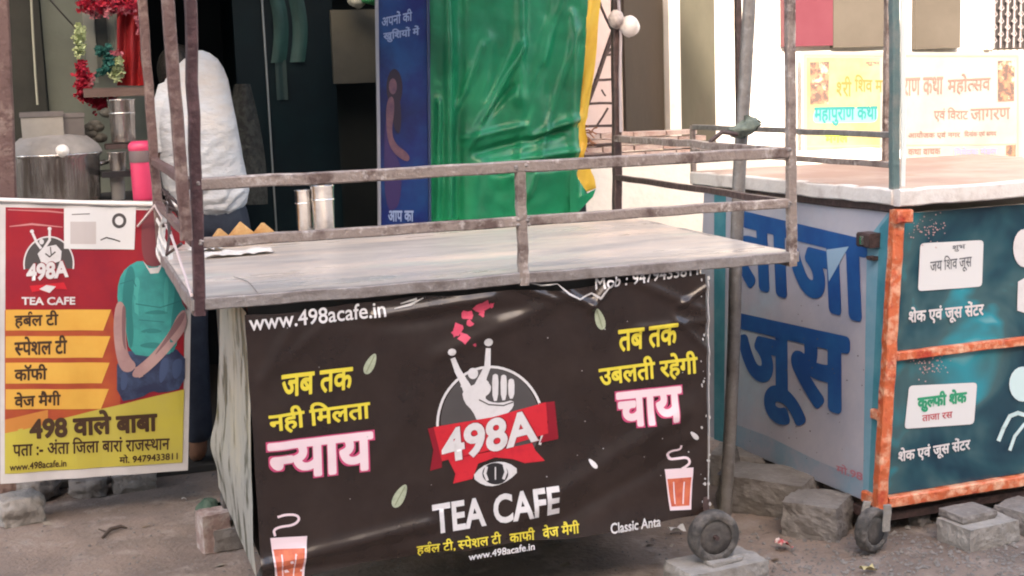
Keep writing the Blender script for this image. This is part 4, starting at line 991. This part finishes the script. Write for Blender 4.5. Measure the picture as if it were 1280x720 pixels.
petals([(101, 34), (100, 70)], 110, M_gf, 'pale_green_flowers', .012, 6); petals([(103, 80), (104, 118)], 120, M_rf, 'red_flowers', .013, 8); petals([(103, 120), (122, 132), (142, 124)], 110, M_rf, 'red_flowers', .012, 8)
petals([(122, 64), (134, 62), (138, 78), (126, 92)], 120, M_tf, 'teal_flowers', .012, 6); petals([(148, 74), (144, 98)], 90, M_gf, 'pale_green_flowers', .012, 6); petals([(152, 66), (140, 66)], 20, M_pf, 'pink_flowers', .01, 4)
petals([(120, 90), (112, 106)], 25, M_pf, 'pink_flowers', .008, 4)
petals([(172, 22), (174, 40)], 25, M_pf, 'pink_flowers', .009, 3)

# ================================================================== LEFT BANNER
LYB = 1.5
lbn = thing('menu_banner', 'red and yellow menu banner showing a man in a teal shirt, at far left', 'banner', (onY(118, 600, LYB).x, LYB, onY(118, 600, LYB).z))
SL = Surf((0, LYB, 0), (1, 0, 0), (0, 0, 1), lambda a, b: .012*nz(a*2.2, b*1.6, 11)+.004*nz(a*8, b*5, 2)+.003*math.sin(a*30+b*3))
def lq(P, m, name='printed_shape', off=.0016): return poly(SL, P, name, m, lbn, off, .03)
cs = [Vector(SL.inv(*p)) for p in ((0, 605), (235, 588), (241, 252), (-1, 249))]
q = MB(); q.grid(lambda u, v: SL.at(*(cs[0].lerp(cs[1], u)*(1-v)+cs[3].lerp(cs[2], u)*v)), 70, 90); q.build('vinyl_sheet', mat('white_vinyl', (.62, .60, .60), .4, 0, ((.52, .5, .5), 6, .4, .7)), lbn)
q = MB(); q.tube([SL.at(*SL.inv(-1, 250), .004), SL.at(*SL.inv(120, 254), .004), SL.at(*SL.inv(236, 257), .004)], .009, 8); q.build('hem_batten', mat('white_batten', (.72, .68, .66), .5), lbn)
M_br = mat('red_vinyl_print', (.33, .015, .024), .38, 0, ((.23, .012, .03), 4, .4, .7)); M_bro = mat('rust_print', (.44, .09, .03), .4, 0, ((.30, .035, .03), 5, .4, .7))
M_by = mat('mustard_print', (.52, .45, .07), .4, 0, ((.46, .40, .09), 4, .4, .7)); M_bs = mat('gold_strip_print', (.72, .42, .08), .4, 0, ((.68, .35, .06), 6, .4, .7))
lq([(7, 259), (232, 264), (229, 500), (6, 548)], M_br, 'printed_field', .0014)
lq([(6, 388), (140, 388), (150, 440), (150, 520), (6, 552)], M_bro, 'printed_field', .0020)
lq([(6, 540), (230, 486), (228, 578), (6, 592)], M_by, 'printed_field', .0026)
lq([(6, 524), (60, 512), (60, 530), (6, 541)], mat('orange_print', (.55, .22, .05), .4), 'printed_field', .0027)
for i, (y0, y1) in enumerate(((387, 413), (420, 447), (453, 479), (486, 511))):
    lq([(7, y0), (139-i, y0), (129-i, y1), (7, y1)], M_bs, 'printed_strip', .0034)
M_dkt = mat('dark_brown_lettering', (.06, .03, .015), .45)
def lt(s, m, bl, br, tl, bold=.02, halo=None): return text(SL, s, 'lettering', m, lbn, bl, br, tl, .0045, bold, .03, 1, halo)
lt(['हब', '^', 'ल टी'], M_dkt, (18, 411), (73, 409), (18, 389), .03)
lt(['~स', 'पेशल टी'], M_dkt, (18, 445), (84, 442), (18, 421), .03)
lt('कॉफी', M_dkt, (18, 476), (59, 474), (18, 456), .03)
lt('वेज मैगी', M_dkt, (18, 509), (76, 506), (18, 490), .03)
lt('498 वाले बाबा', M_dkt, (37, 549), (197, 539), (36, 517), .045)
lt(['पता :- अंता \u093fजला बारां राज', '~स', 'थान'], M_dkt, (16, 570), (212, 562), (16, 549), .02)
lt('www.498acafe.in', M_dkt, (12, 588), (83, 583), (12, 579), .02)
lt('मो. 9479433811', M_dkt, (149, 579), (222, 574), (149, 568), .02)
# small logo
lq(disc((61, 330), 31, 34, 36, 170, 370), M_ring, 'printed_disc', .0022)
lq(strokes([([(61+31*math.cos(math.radians(a)), 330+34*math.sin(math.radians(a))) for a in range(170, 371, 8)], 1.8)]), M_white, 'printed_ring', .0026)
lq([(47, 317), (54, 309), (70, 306), (77, 314), (76, 326), (62, 331), (52, 329)], M_white, 'printed_fist', .0030)
lq(strokes([([(57, 317), (62, 321), (69, 315)], 1.8), ([(63, 309), (64, 318)], 1.4)]), M_ring, 'printed_finger_line', .0036)
lq(strokes([([(41, 292), (46, 303), (51, 310)], 3.2), ([(62, 289), (62, 300), (56, 309)], 3.2)]), M_white, 'printed_figure', .0031); [lq(q_, M_white, 'printed_figure', .0032) for q_ in (disc((52, 302), 3, 3.4, 12), disc((40, 289), 2.6, 2.4, 10), disc((62, 286), 2.6, 2.4, 10))]
lt('498A', M_white, (33, 352), (86, 347), (33, 330), .045, (M_dred, .03))
lq([(37, 357), (80, 353), (84, 362), (66, 361), (60, 366), (52, 363), (40, 365)], M_red, 'printed_ribbon', .0030); lq([(49, 361), (58, 356), (70, 358), (62, 366)], M_white, 'printed_eye', .0036)
lt('TEA CAFE', M_white, (27, 381), (94, 381), (27, 371), .03)
# pale washed streaks on the red
lq(strokes([([(12, 283), (40, 280), (78, 284)], [1, 2.6, 1]), ([(10, 262), (60, 264), (100, 268)], [1, 2, 1])]), mat('pale_red_streak', (.55, .22, .22), .5), 'printed_streak', .0022)
# pasted white paper (its square code left out)
lq([(80, 260), (170, 258), (168, 312), (80, 311)], M_stk, 'pasted_paper', .0042)
lq([p_ for p_ in [disc((149, 276), 9, 9.5, 22)]], M_ring, 'printed_emblem', .0048); lq([disc((149, 276), 5.2, 5.6, 18)], M_stk, 'printed_emblem', .0052)
lq([(88, 277), (120, 277), (120, 305), (88, 305)], mat('blank_grey_square', (.50, .46, .46), .6), 'printed_square', .0047)
lq(strokes([([(126, 300), (133, 297), (141, 299), (150, 302)], 1.6), ([(90, 268), (112, 267)], 1)]), M_ring, 'printed_scribble', .0048)
# printed man with folded hands
M_ts = mat('teal_shirt_print', (.04, .34, .32), .45, 0, ((.03, .24, .24), 9, .42, .62)); M_ar = mat('printed_arm', (.45, .29, .28), .45, 0, ((.34, .2, .21), 14, .4, .7))
M_jn = mat('blue_jeans_print', (.022, .03, .075), .45, 0, ((.05, .08, .16), 14, .42, .62)); M_pr = mat('plum_smear_print', (.20, .05, .06), .45)
lq(chai([(180, 262), (196, 262), (200, 300), (206, 330), (192, 335), (178, 325), (176, 290)]), M_pr, 'printed_neck', .0030)
lq(chai([(146, 440), (190, 436), (231, 436), (231, 484), (200, 491), (190, 488), (176, 497), (146, 502)], 1), M_jn, 'printed_jeans', .0032)
lq(chai([(158, 334), (176, 324), (186, 333), (198, 333), (206, 326), (222, 338), (232, 352), (232, 392), (224, 404), (219, 440), (190, 446), (162, 442), (156, 405), (146, 378), (148, 350)], 1), M_ts, 'printed_shirt', .0036)
lq([(178, 325), (186, 335), (197, 334), (205, 326), (198, 341), (188, 342)], M_white, 'printed_collar', .0040)
lq(chai([(146, 374), (158, 382), (157, 420), (160, 445), (172, 456), (162, 466), (150, 462), (144, 440), (141, 405)]), M_ar, 'printed_arm', .0040)
lq(chai([(232, 385), (234, 408), (222, 425), (204, 446), (188, 462), (174, 472), (164, 470), (168, 460), (184, 448), (200, 430), (214, 410), (222, 392)]), M_ar, 'printed_arm', .0041)
for i in range(4): lq([(168+i*1.5, 459+i*3), (176, 456+i*3.5), (179, 459+i*3.5), (169+i*1.5, 463+i*3)], M_ar, 'printed_finger', .0046)
for q_ in (([(150, 355), (166, 350), (170, 358)], 1.2), ([(170, 380), (200, 384), (226, 376)], 1.2), ([(174, 400), (205, 402)], 1)): lq(strokes([q_]), mat('teal_fold_print', (.015, .16, .17), .5), 'printed_fold', .0042)
M_tsd = mat('dark_teal_shirt_print', (.02, .20, .20), .45); M_tsl = mat('light_teal_shirt_print', (.055, .38, .355), .45)
for q_ in ([(158, 336), (166, 331), (170, 350), (164, 378), (168, 420), (163, 441), (157, 405), (152, 372)], [(216, 338), (224, 342), (231, 356), (231, 388), (224, 400), (219, 438), (211, 441), (214, 395), (219, 365)], [(176, 392), (196, 386), (214, 391), (196, 393)], [(172, 415), (190, 409), (206, 414), (190, 417)], [(170, 432), (192, 426), (208, 433), (190, 436)]): lq(chai(q_), M_tsd, 'printed_fold', .0039)
for q_ in ([(168, 344), (176, 350), (172, 372), (174, 396), (169, 400), (167, 372)], [(206, 344), (211, 350), (210, 378), (207, 396), (204, 372)]): lq(chai(q_), M_tsl, 'printed_fold', .0039)
M_jl = mat('light_jeans_print', (.05, .08, .17), .45)
for q_ in ([(200, 448), (212, 446), (208, 470), (198, 482)], [(214, 450), (228, 446), (227, 466), (216, 476)], [(152, 462), (160, 468), (158, 486), (150, 488)]): lq(chai(q_), M_jl, 'printed_fold', .0037)
M_ard = mat('shaded_arm_print', (.22, .12, .13), .45)
for q_ in ([(153, 381), (158, 384), (156, 420), (158, 440), (153, 430), (152, 405)], [(222, 395), (232, 388), (229, 402), (208, 428), (190, 448), (205, 425)]): lq(chai(q_), M_ard, 'printed_fold', .0044)
lq([(207, 326), (212, 324), (228, 350), (234, 388), (228, 380), (222, 352)], M_pr, 'printed_strap', .0044)
# cords
M_wc = mat('white_cord', (.62, .5, .48), .6)
q = MB(); ap = Vector((-.012, D-.02, .957)); q.tube([SL.at(*SL.inv(172, 283), .01), (SL.at(*SL.inv(172, 283), .01)+ap)/2, ap], .004, 6); q.tube([ap, Vector((.0, .9, .905)), Vector((-.004, .4, .835)), Vector((-.02, -.02, T+.02))], .005, 6)
tag(q.build('tie_cord', M_wc), 'white cord tying the menu banner to the rear left cart post', 'cord')
# tattered white cloth strips knotted on the rear left rails
q = MB()
for i in range(3):
    p0 = Vector((-.01, 1.30-.12*i, .86+.02*i)); q.grid(lambda u, v: p0+Vector((.012*math.sin(v*7+i)+.02*(u-.5), -.10*v+.03*u, .05-.16*v+.012*math.sin(u*6))), 6, 14)
tag(q.build('cloth_strips', M_paper), 'tattered white plastic strips hanging between the left rails of the tea cart', 'rag')
q = MB(); 
for k in range(9):
    p_ = Vector((-.0+random.gauss(0, .006), .95+random.gauss(0, .1), T+.2+random.uniform(-.1, .08))); q.tube([p_, p_+Vector((random.gauss(0, .02), random.gauss(0, .05), random.gauss(0, .04))), p_+Vector((random.gauss(0, .03), random.gauss(0, .06), random.gauss(0, .05)))], .006, 6)
tag(q.build('rope_tangle', M_dkpost), 'tangle of dark maroon rope on the left rail of the tea cart', 'rope')

# ================================================================== PERSON, seen from behind
PYP = 2.0
foot = Vector((onY(258, 262, PYP).x, PYP, G))
pn = thing('person', 'person in a loose white shirt seen from behind, bending over inside the shop', 'person', foot)
cx = foot.x
M_skn = mat('brown_skin', (.22, .11, .07), .55); M_hr = mat('black_hair', (.012, .010, .010), .5, 0, ((.03, .025, .022), 60, .4, .7), .6, 80)
def skin_mesh(name, nodes, edges, m, parent, lvl=2):
    me = bpy.data.meshes.new(name); me.from_pydata([tuple(Vector(nd[0])-parent_world(parent)) for nd in nodes], edges, [])
    o = bpy.data.objects.new(name, me); COL.objects.link(o)
    md = o.modifiers.new('s', 'SKIN'); sv = me.skin_vertices[0].data
    for i, nd in enumerate(nodes):
        r = nd[1]; sv[i].radius = r if isinstance(r, tuple) else (r, r)
    sv[0].use_root = True
    sb = o.modifiers.new('u', 'SUBSURF'); sb.levels = lvl; sb.render_levels = lvl
    dg = bpy.context.evaluated_depsgraph_get(); me2 = bpy.data.meshes.new_from_object(o.evaluated_get(dg)); bpy.data.objects.remove(o)
    me2.name = name; me2.materials.clear(); me2.materials.append(m)
    for p_ in me2.polygons: p_.use_smooth = True
    o = bpy.data.objects.new(name, me2); COL.objects.link(o); o.parent = parent; return o
y_ = PYP
sh = onY(250, 84, PYP)
N = [((cx, y_+.02, .92), (.12, .08)), ((cx-.01, y_+.04, 1.10), (.11, .07)), ((cx-.02, y_+.09, 1.26), (.11, .07)), ((cx-.02, y_+.15, 1.36), (.08, .06)), ((cx-.03, y_+.23, 1.40), (.05, .05)),
     ((cx-.04, y_+.30, 1.43), (.06, .07)), ((cx-.045, y_+.35, 1.46), (.07, .08)), ((cx-.045, y_+.41, 1.46), (.05, .06)),
     ((cx-.12, y_+.16, 1.32), .045), ((cx-.15, y_+.20, 1.18), .038), ((cx-.17, y_+.33, 1.10), .034), ((cx-.14, y_+.42, 1.09), .026),
     ((cx+.09, y_+.16, 1.32), .045), ((cx+.12, y_+.20, 1.18), .038), ((cx+.12, y_+.33, 1.10), .034), ((cx+.09, y_+.42, 1.09), .026),
     ((cx-.09, y_, .84), .095), ((cx-.10, y_+.03, .36), .062), ((cx-.10, y_, -.14), .04), ((cx-.10, y_+.15, -.20), .035),
     ((cx+.09, y_, .84), .095), ((cx+.10, y_+.03, .36), .062), ((cx+.10, y_, -.14), .04), ((cx+.10, y_+.15, -.20), .035)]
E_ = [(0, 1), (1, 2), (2, 3), (3, 4), (4, 5), (5, 6), (6, 7), (3, 8), (8, 9), (9, 10), (10, 11), (3, 12), (12, 13), (13, 14), (14, 15), (0, 16), (16, 17), (17, 18), (18, 19), (0, 20), (20, 21), (21, 22), (22, 23)]
for hand, (hx, hy, hz), sg in ((11, (cx-.14, y_+.42, 1.09), 1), (15, (cx+.09, y_+.42, 1.09), -1)):
    N.append(((hx+.005*sg, hy+.05, hz-.012), (.032, .018))); pm = len(N)-1; E_.append((hand, pm))
    for k, (fx, fl_) in enumerate(((-.028, .06), (-.010, .075), (.009, .07), (.026, .055))):
        N.append(((hx+fx, hy+.085, hz-.018), .010)); a = len(N)-1; E_.append((pm, a))
        N.append(((hx+fx*1.05, hy+.085+fl_*.5, hz-.03), .009)); E_.append((a, a+1)); N.append(((hx+fx*1.05, hy+.085+fl_*.8, hz-.055), .0075)); E_.append((a+1, a+2))
    N.append(((hx+.035*sg, hy+.05, hz-.03), .011)); a = len(N)-1; E_.append((pm, a)); N.append(((hx+.045*sg, hy+.085, hz-.045), .009)); E_.append((a, a+1))
skin_mesh('body', N, E_, M_skn, pn)
# trousers
skin_mesh('trousers', [((cx, y_+.02, .98), (.155, .12)), ((cx, y_+.01, .90), (.155, .12)), ((cx-.09, y_, .80), .108), ((cx-.10, y_+.03, .36), .082), ((cx-.10, y_, -.12), .068), ((cx+.09, y_, .80), .108), ((cx+.10, y_+.03, .36), .082), ((cx+.10, y_, -.12), .068)],
          [(0, 1), (1, 2), (2, 3), (3, 4), (1, 5), (5, 6), (6, 7)], mat('navy_trousers', (.012, .018, .035), .8, 0, ((.02, .03, .05), 20, .4, .7)), pn)
# shirt: rings following the outline of the back
rings = [(62, 250, 257), (66, 244, 266), (74, 232, 276), (86, 219, 283), (100, 208, 288), (118, 202, 291), (145, 198, 295), (172, 197, 299), (200, 199, 304), (222, 202, 309), (240, 206, 313), (254, 216, 310), (264, 224, 300)]
q = MB(); nn_ = 72; vs = []
for k, (v, ul, ur) in enumerate(rings_ := [tuple(a+(b_-a)*t for a, b_ in zip(rings[i], rings[i+1])) for i in range(len(rings)-1) for t in (0, .2, .4, .6, .8)]+[rings[-1]]):
    a = onY(ul, v, PYP); c_ = onY(ur, v, PYP); mid = (a+c_)/2; hw = (c_.x-a.x)/2; dp = min(hw*.85, .16); hunch = .10*max(0, (150-v)/90)
    for j in range(nn_):
        th = 2*math.pi*j/nn_; cyy = math.sin(th)
        low = max(0, min(1, (v-120)/60)); back = max(.15, -math.sin(th)); wr = .006*nz(math.cos(th)*2.0+1, cyy*2.0, mid.z*4)+back*(.016*low*(.35-abs(nz(math.cos(th)*2.2, cyy*2, mid.z*16-math.cos(th)*6)))+.0085*math.sin(mid.z*120-math.cos(th)*11+5*nz(math.cos(th)*2.5, mid.z*5))*(.1+low)*max(0, .5+1.5*nz(math.cos(th)*2.5, mid.z*9, 4)))
        rr_ = 1+wr*6*min(1, hw*6)
        vs.append(Vector((mid.x+hw*rr_*math.cos(th), PYP+hunch+.02+dp*rr_*cyy, mid.z+(.03*math.sin(th)*min(1, (k/20))))))
m_ = len(rings_)
q.add(vs, [(i*nn_+j, (i+1)*nn_+j, (i+1)*nn_+(j+1) % nn_, i*nn_+(j+1) % nn_) for i in range(m_-1) for j in range(nn_)], True)
M_shirt = mat('white_cotton', (.53, .56, .60), .85, 0, ((.46, .47, .50), 6, .45, .7), 1.3, 14, (1, 1, 2.2), var2=((.52, .46, .41), 2.0, .52, .70))
q.build('shirt', M_shirt, pn, fix=True)
# left sleeve and forearm, bent towards the work in front
def limb(name, path, rads, m):
    q = MB(); q.tube([Vector(p_) for p_ in path], rads, 18); return q.build(name, m, pn)
e0 = onY(214, 112, PYP+.06); e1 = onY(203, 150, PYP+.05); e2 = onY(202, 186, PYP+.03)
limb('sleeve', [e0+Vector((.02, .02, .02)), e0, e1, e2, e2+Vector((.001, .0, -.012))], [.03, .055, .055, .052, .048], M_shirt)
limb('forearm', [e2+Vector((.003, .0, .0)), e2+Vector((.004, .0, -.05)), e2+Vector((.03, .10, -.10)), e2+Vector((.06, .2, -.12))], [.040, .038, .033, .026], M_skn)
# hair
hc_ = Vector((cx-.044, y_+.36, 1.46))
q = MB(); q.grid(lambda u, v: hc_+Vector((.092*math.sin(v*2.2)*math.cos(u*6.2832), .108*math.sin(v*2.2)*math.sin(u*6.2832), .112*math.cos(v*2.2)))*(1+.05*nz(math.cos(u*6.28)*5, math.sin(u*6.28)*5, v*6)), 32, 18); q.build('hair', M_hr, pn)

# ================================================================== STONES, BLOCKS, LITTER
def rock(u, v, sx_, sy_, sz_, rot, m, label, name='stone', cat='stone', group=None, z0=None, rough=.12, flat=.35):
    c_ = onZ(u, v, G if z0 is None else z0); bm = bmesh.new(); bmesh.ops.create_cube(bm, size=2)
    bmesh.ops.subdivide_edges(bm, edges=bm.edges[:], cuts=13, use_grid_fill=True)
    s0 = random.random()*50
    for w_ in bm.verts:
        p_ = w_.co.copy(); L = p_.length; mx = max(abs(p_.x), abs(p_.y), abs(p_.z)); sph = p_/L; r_ = flat
        p_ = p_*(1-r_)+sph*1.25*r_
        p_ *= 1+rough*nz(p_.x*1.3+s0, p_.y*1.3, p_.z*1.3)+rough*.6*nz(p_.x*3+s0, p_.y*3, p_.z*3*sz_/sx_)+rough*.4*nz(p_.x*9, p_.y*9+s0, p_.z*9*sz_/sx_)
        w_.co = Vector((p_.x*sx_/2, p_.y*sy_/2, p_.z*sz_/2))
    bmesh.ops.rotate(bm, verts=bm.verts[:], cent=(0, 0, 0), matrix=Matrix.Rotation(rot, 3, 'Z'))
    bmesh.ops.translate(bm, verts=bm.verts[:], vec=(0, 0, sz_*.46))
    me = bpy.data.meshes.new(name); bm.to_mesh(me); bm.free(); me.materials.append(m)
    for p_ in me.polygons: p_.use_smooth = flat > .25
    o = bpy.data.objects.new(name, me); COL.objects.link(o); o.location = c_; return tag(o, label, cat, group)
def block_at(c_, sx_, sy_, sz_, rot, m, label, name='concrete_block', cat='block', rough=.05, flat=.10):
    o = rock(640, 600, sx_, sy_, sz_, rot, m, label, name, cat, None, None, rough, flat); o.location = c_; return o
block_at((1.555, -.02, G), .29, .17, .08, .12, M_conc, 'pale concrete block under the front right wheel of the tea cart')
o = block_at((1.565, -.05, G+.076), .12, .05, .016, .2, M_conc, 'thin broken concrete chip wedged against the front right wheel', 'concrete_chip', 'rubble')
block_at((.205, .12, G), .26, .17, .08, .1, M_conc, 'concrete block under the front left wheel of the tea cart')
block_at((.17, 1.02, G), .2, .14, .08, .1, M_stone, 'grey block under the rear left wheel of the tea cart')
M_pbrick = mat('pinkish_brick', (.27, .19, .17), .9, 0, ((.42, .36, .33), 18, .45, .62), .9, 45)
block_at(onZ(268, 684, G), .10, .09, .14, .2, M_pbrick, 'pinkish upright brick at the lower left corner of the tea cart', 'brick', 'brick')
rock(300, 668, .12, .10, .07, .5, M_stone, 'grey lump of stone half hidden by the cream side sheet', rough=.2)
q = MB(); c_ = onZ(262, 640, G+.06)
q.grid(lambda u, v: c_+Vector((.05*math.sin(v*3.14)*math.cos(u*6.28), .05*math.sin(v*3.14)*math.sin(u*6.28), .045*math.cos(v*3.14)))*(1+.0)+Vector((.02*nz(u*5, v*5), .0, .02*nz(u*6, v*4, 2))), 18, 12)
tag(q.build('green_rag', mat('dark_green_rag', (.03, .07, .045), .8, 0, ((.08, .11, .08), 20, .4, .7))), 'dark green rag stuffed at the rear left wheel of the tea cart', 'rag')
# below juice cart
rock(1022, 664, .20, .20, .13, -.85, M_stone, 'large grey stone block nearest the caster of the juice cart', flat=.14, rough=.08)
rock(962, 634, .34, .22, .14, -.9, M_stone, 'dark grey stone block behind the leaning pole under the juice cart', flat=.14, rough=.08)
rock(932, 600, .26, .20, .13, -.7, M_stone, 'stone block farthest back under the juice cart side', flat=.14, rough=.08)
rock(1222, 677, .22, .16, .085, .12, M_conc, 'rectangular pale stone block under the front of the juice cart', flat=.10, rough=.05)
block_at(onZ(1222, 677, G)+Vector((-.02, .03, .082)), .15, .12, .028, .1, M_stone, 'flat slab lying on the pale stone block under the juice cart', 'stone', 'stone')
rock(1278, 660, .16, .14, .09, .3, M_stone, 'stone block at the right edge under the juice cart', flat=.12, rough=.08)
for (u, v, s_, lab) in ((1262, 640, .07, 'small stone beyond the pale block under the juice cart'), (1150, 655, .05, 'small rounded stone in the shade under the juice cart')):
    rock(u, v, s_*1.4, s_, s_, .4, M_stone, lab, rough=.2, flat=.4)
# under the left banner
rock(25, 652, .16, .13, .11, .3, M_conc, 'pale rounded stone at the lower left corner of the picture', rough=.15, flat=.4)
rock(50, 622, .14, .12, .09, .9, M_stone, 'grey stone behind the pale rounded stone', rough=.2, flat=.3)
rock(12, 618, .12, .1, .1, .1, mat('reddish_stone', (.16, .10, .085), .9, 0, ((.24, .17, .15), 14, .4, .7), .8, 40), 'reddish stone under the left end of the menu banner', rough=.2, flat=.3)
rock(112, 618, .14, .1, .075, -.3, M_stone, 'low dark stone under the middle of the menu banner', rough=.2, flat=.3)
rock(168, 610, .17, .12, .075, .05, M_conc, 'flat pale brick shaped stone under the right half of the menu banner', rough=.08, flat=.12)
# litter
q = MB(); c_ = onZ(980, 684, gh(2, 0)+.012); q.grid(lambda u, v: c_+Vector((.045*(u-.5)+.006*nz(v*4, 1), .05*(v-.5), .016+.012*math.sin(u*5)+.008*nz(u*5, v*5))), 8, 8)
tag(q.build('red_packet', mat('red_wrapper', (.50, .07, .08), .4, 0, ((.75, .6, .55), 60, .52, .6))), 'small crumpled red wrapper on the ground beside the wheel block', 'wrapper')
q = MB(); c_ = onZ(1085, 712, G+.008); q.grid(lambda u, v: c_+Vector((.05*(u-.5), .03*(v-.5), .006+.01*math.sin(u*4+v*3))), 6, 6)
tag(q.build('dry_leaf', mat('dry_yellow_leaf', (.42, .36, .18), .7)), 'dry yellowish leaf on the gravel in front of the caster', 'leaf')
q = MB(); c_ = onZ(846, 664, G+.01); q.grid(lambda u, v: c_+Vector((.06*(u-.5), .03*(v-.5), .01+.01*math.sin(u*5+v*3))), 6, 6)
tag(q.build('paper_scrap', M_paper), 'scrap of white paper on the ground left of the serrated wheel', 'paper')
q = MB(); c_ = onZ(128, 672, gh(0, .6)+.008); q.tube([c_, c_+Vector((.03, .05, .012)), c_+Vector((.07, .09, .006)), c_+Vector((.09, .07, .004))], [.005, .008, .007, .003], 7); q.tube([c_+Vector((.02, .03, .008)), c_+Vector((-.01, .07, .012))], [.005, .003], 6)
tag(q.build('dry_twig', mat('dark_twig', (.07, .05, .04), .8)), 'short dark twig on the earth below the menu banner', 'twig')
for k, (u, v, lab) in enumerate(((230, 624, 'tiny white scrap on the earth left of the cart corner'), (780, 664, 'tiny pale scrap on the earth below the banner lettering'))):
    q = MB(); c_ = onZ(u, v, G+.01); q.grid(lambda u_, v_: c_+Vector((.018*(u_-.5), .014*(v_-.5), .003+.004*math.sin(u_*4))), 3, 3); tag(q.build('paper_scrap', M_paper), lab, 'paper')

# small rubbish trodden into the earth
q = MB()
for k in range(70):
    x = random.uniform(-.9, 3.0); y = random.uniform(-.5, 1.6); c_ = Vector((x, y, gh(x, y)+.004)); a = random.uniform(0, 6.28); L = random.uniform(.006, .022); W_ = L*random.uniform(.3, .8)
    e1_ = Vector((math.cos(a), math.sin(a), random.uniform(0, .4)))*L; e2_ = Vector((-math.sin(a), math.cos(a), random.uniform(-.1, .3)))*W_
    q.add([c_-e1_-e2_, c_+e1_-e2_*.6, c_+e1_*.7+e2_, c_-e1_*.9+e2_*.8], [(0, 1, 2, 3)])
tag(q.build('litter', mat('trodden_litter', (.30, .26, .21), .8, 0, ((.12, .08, .05), 3, .45, .55))), 'small scraps of rubbish trodden into the earth', 'litter', kind='stuff')
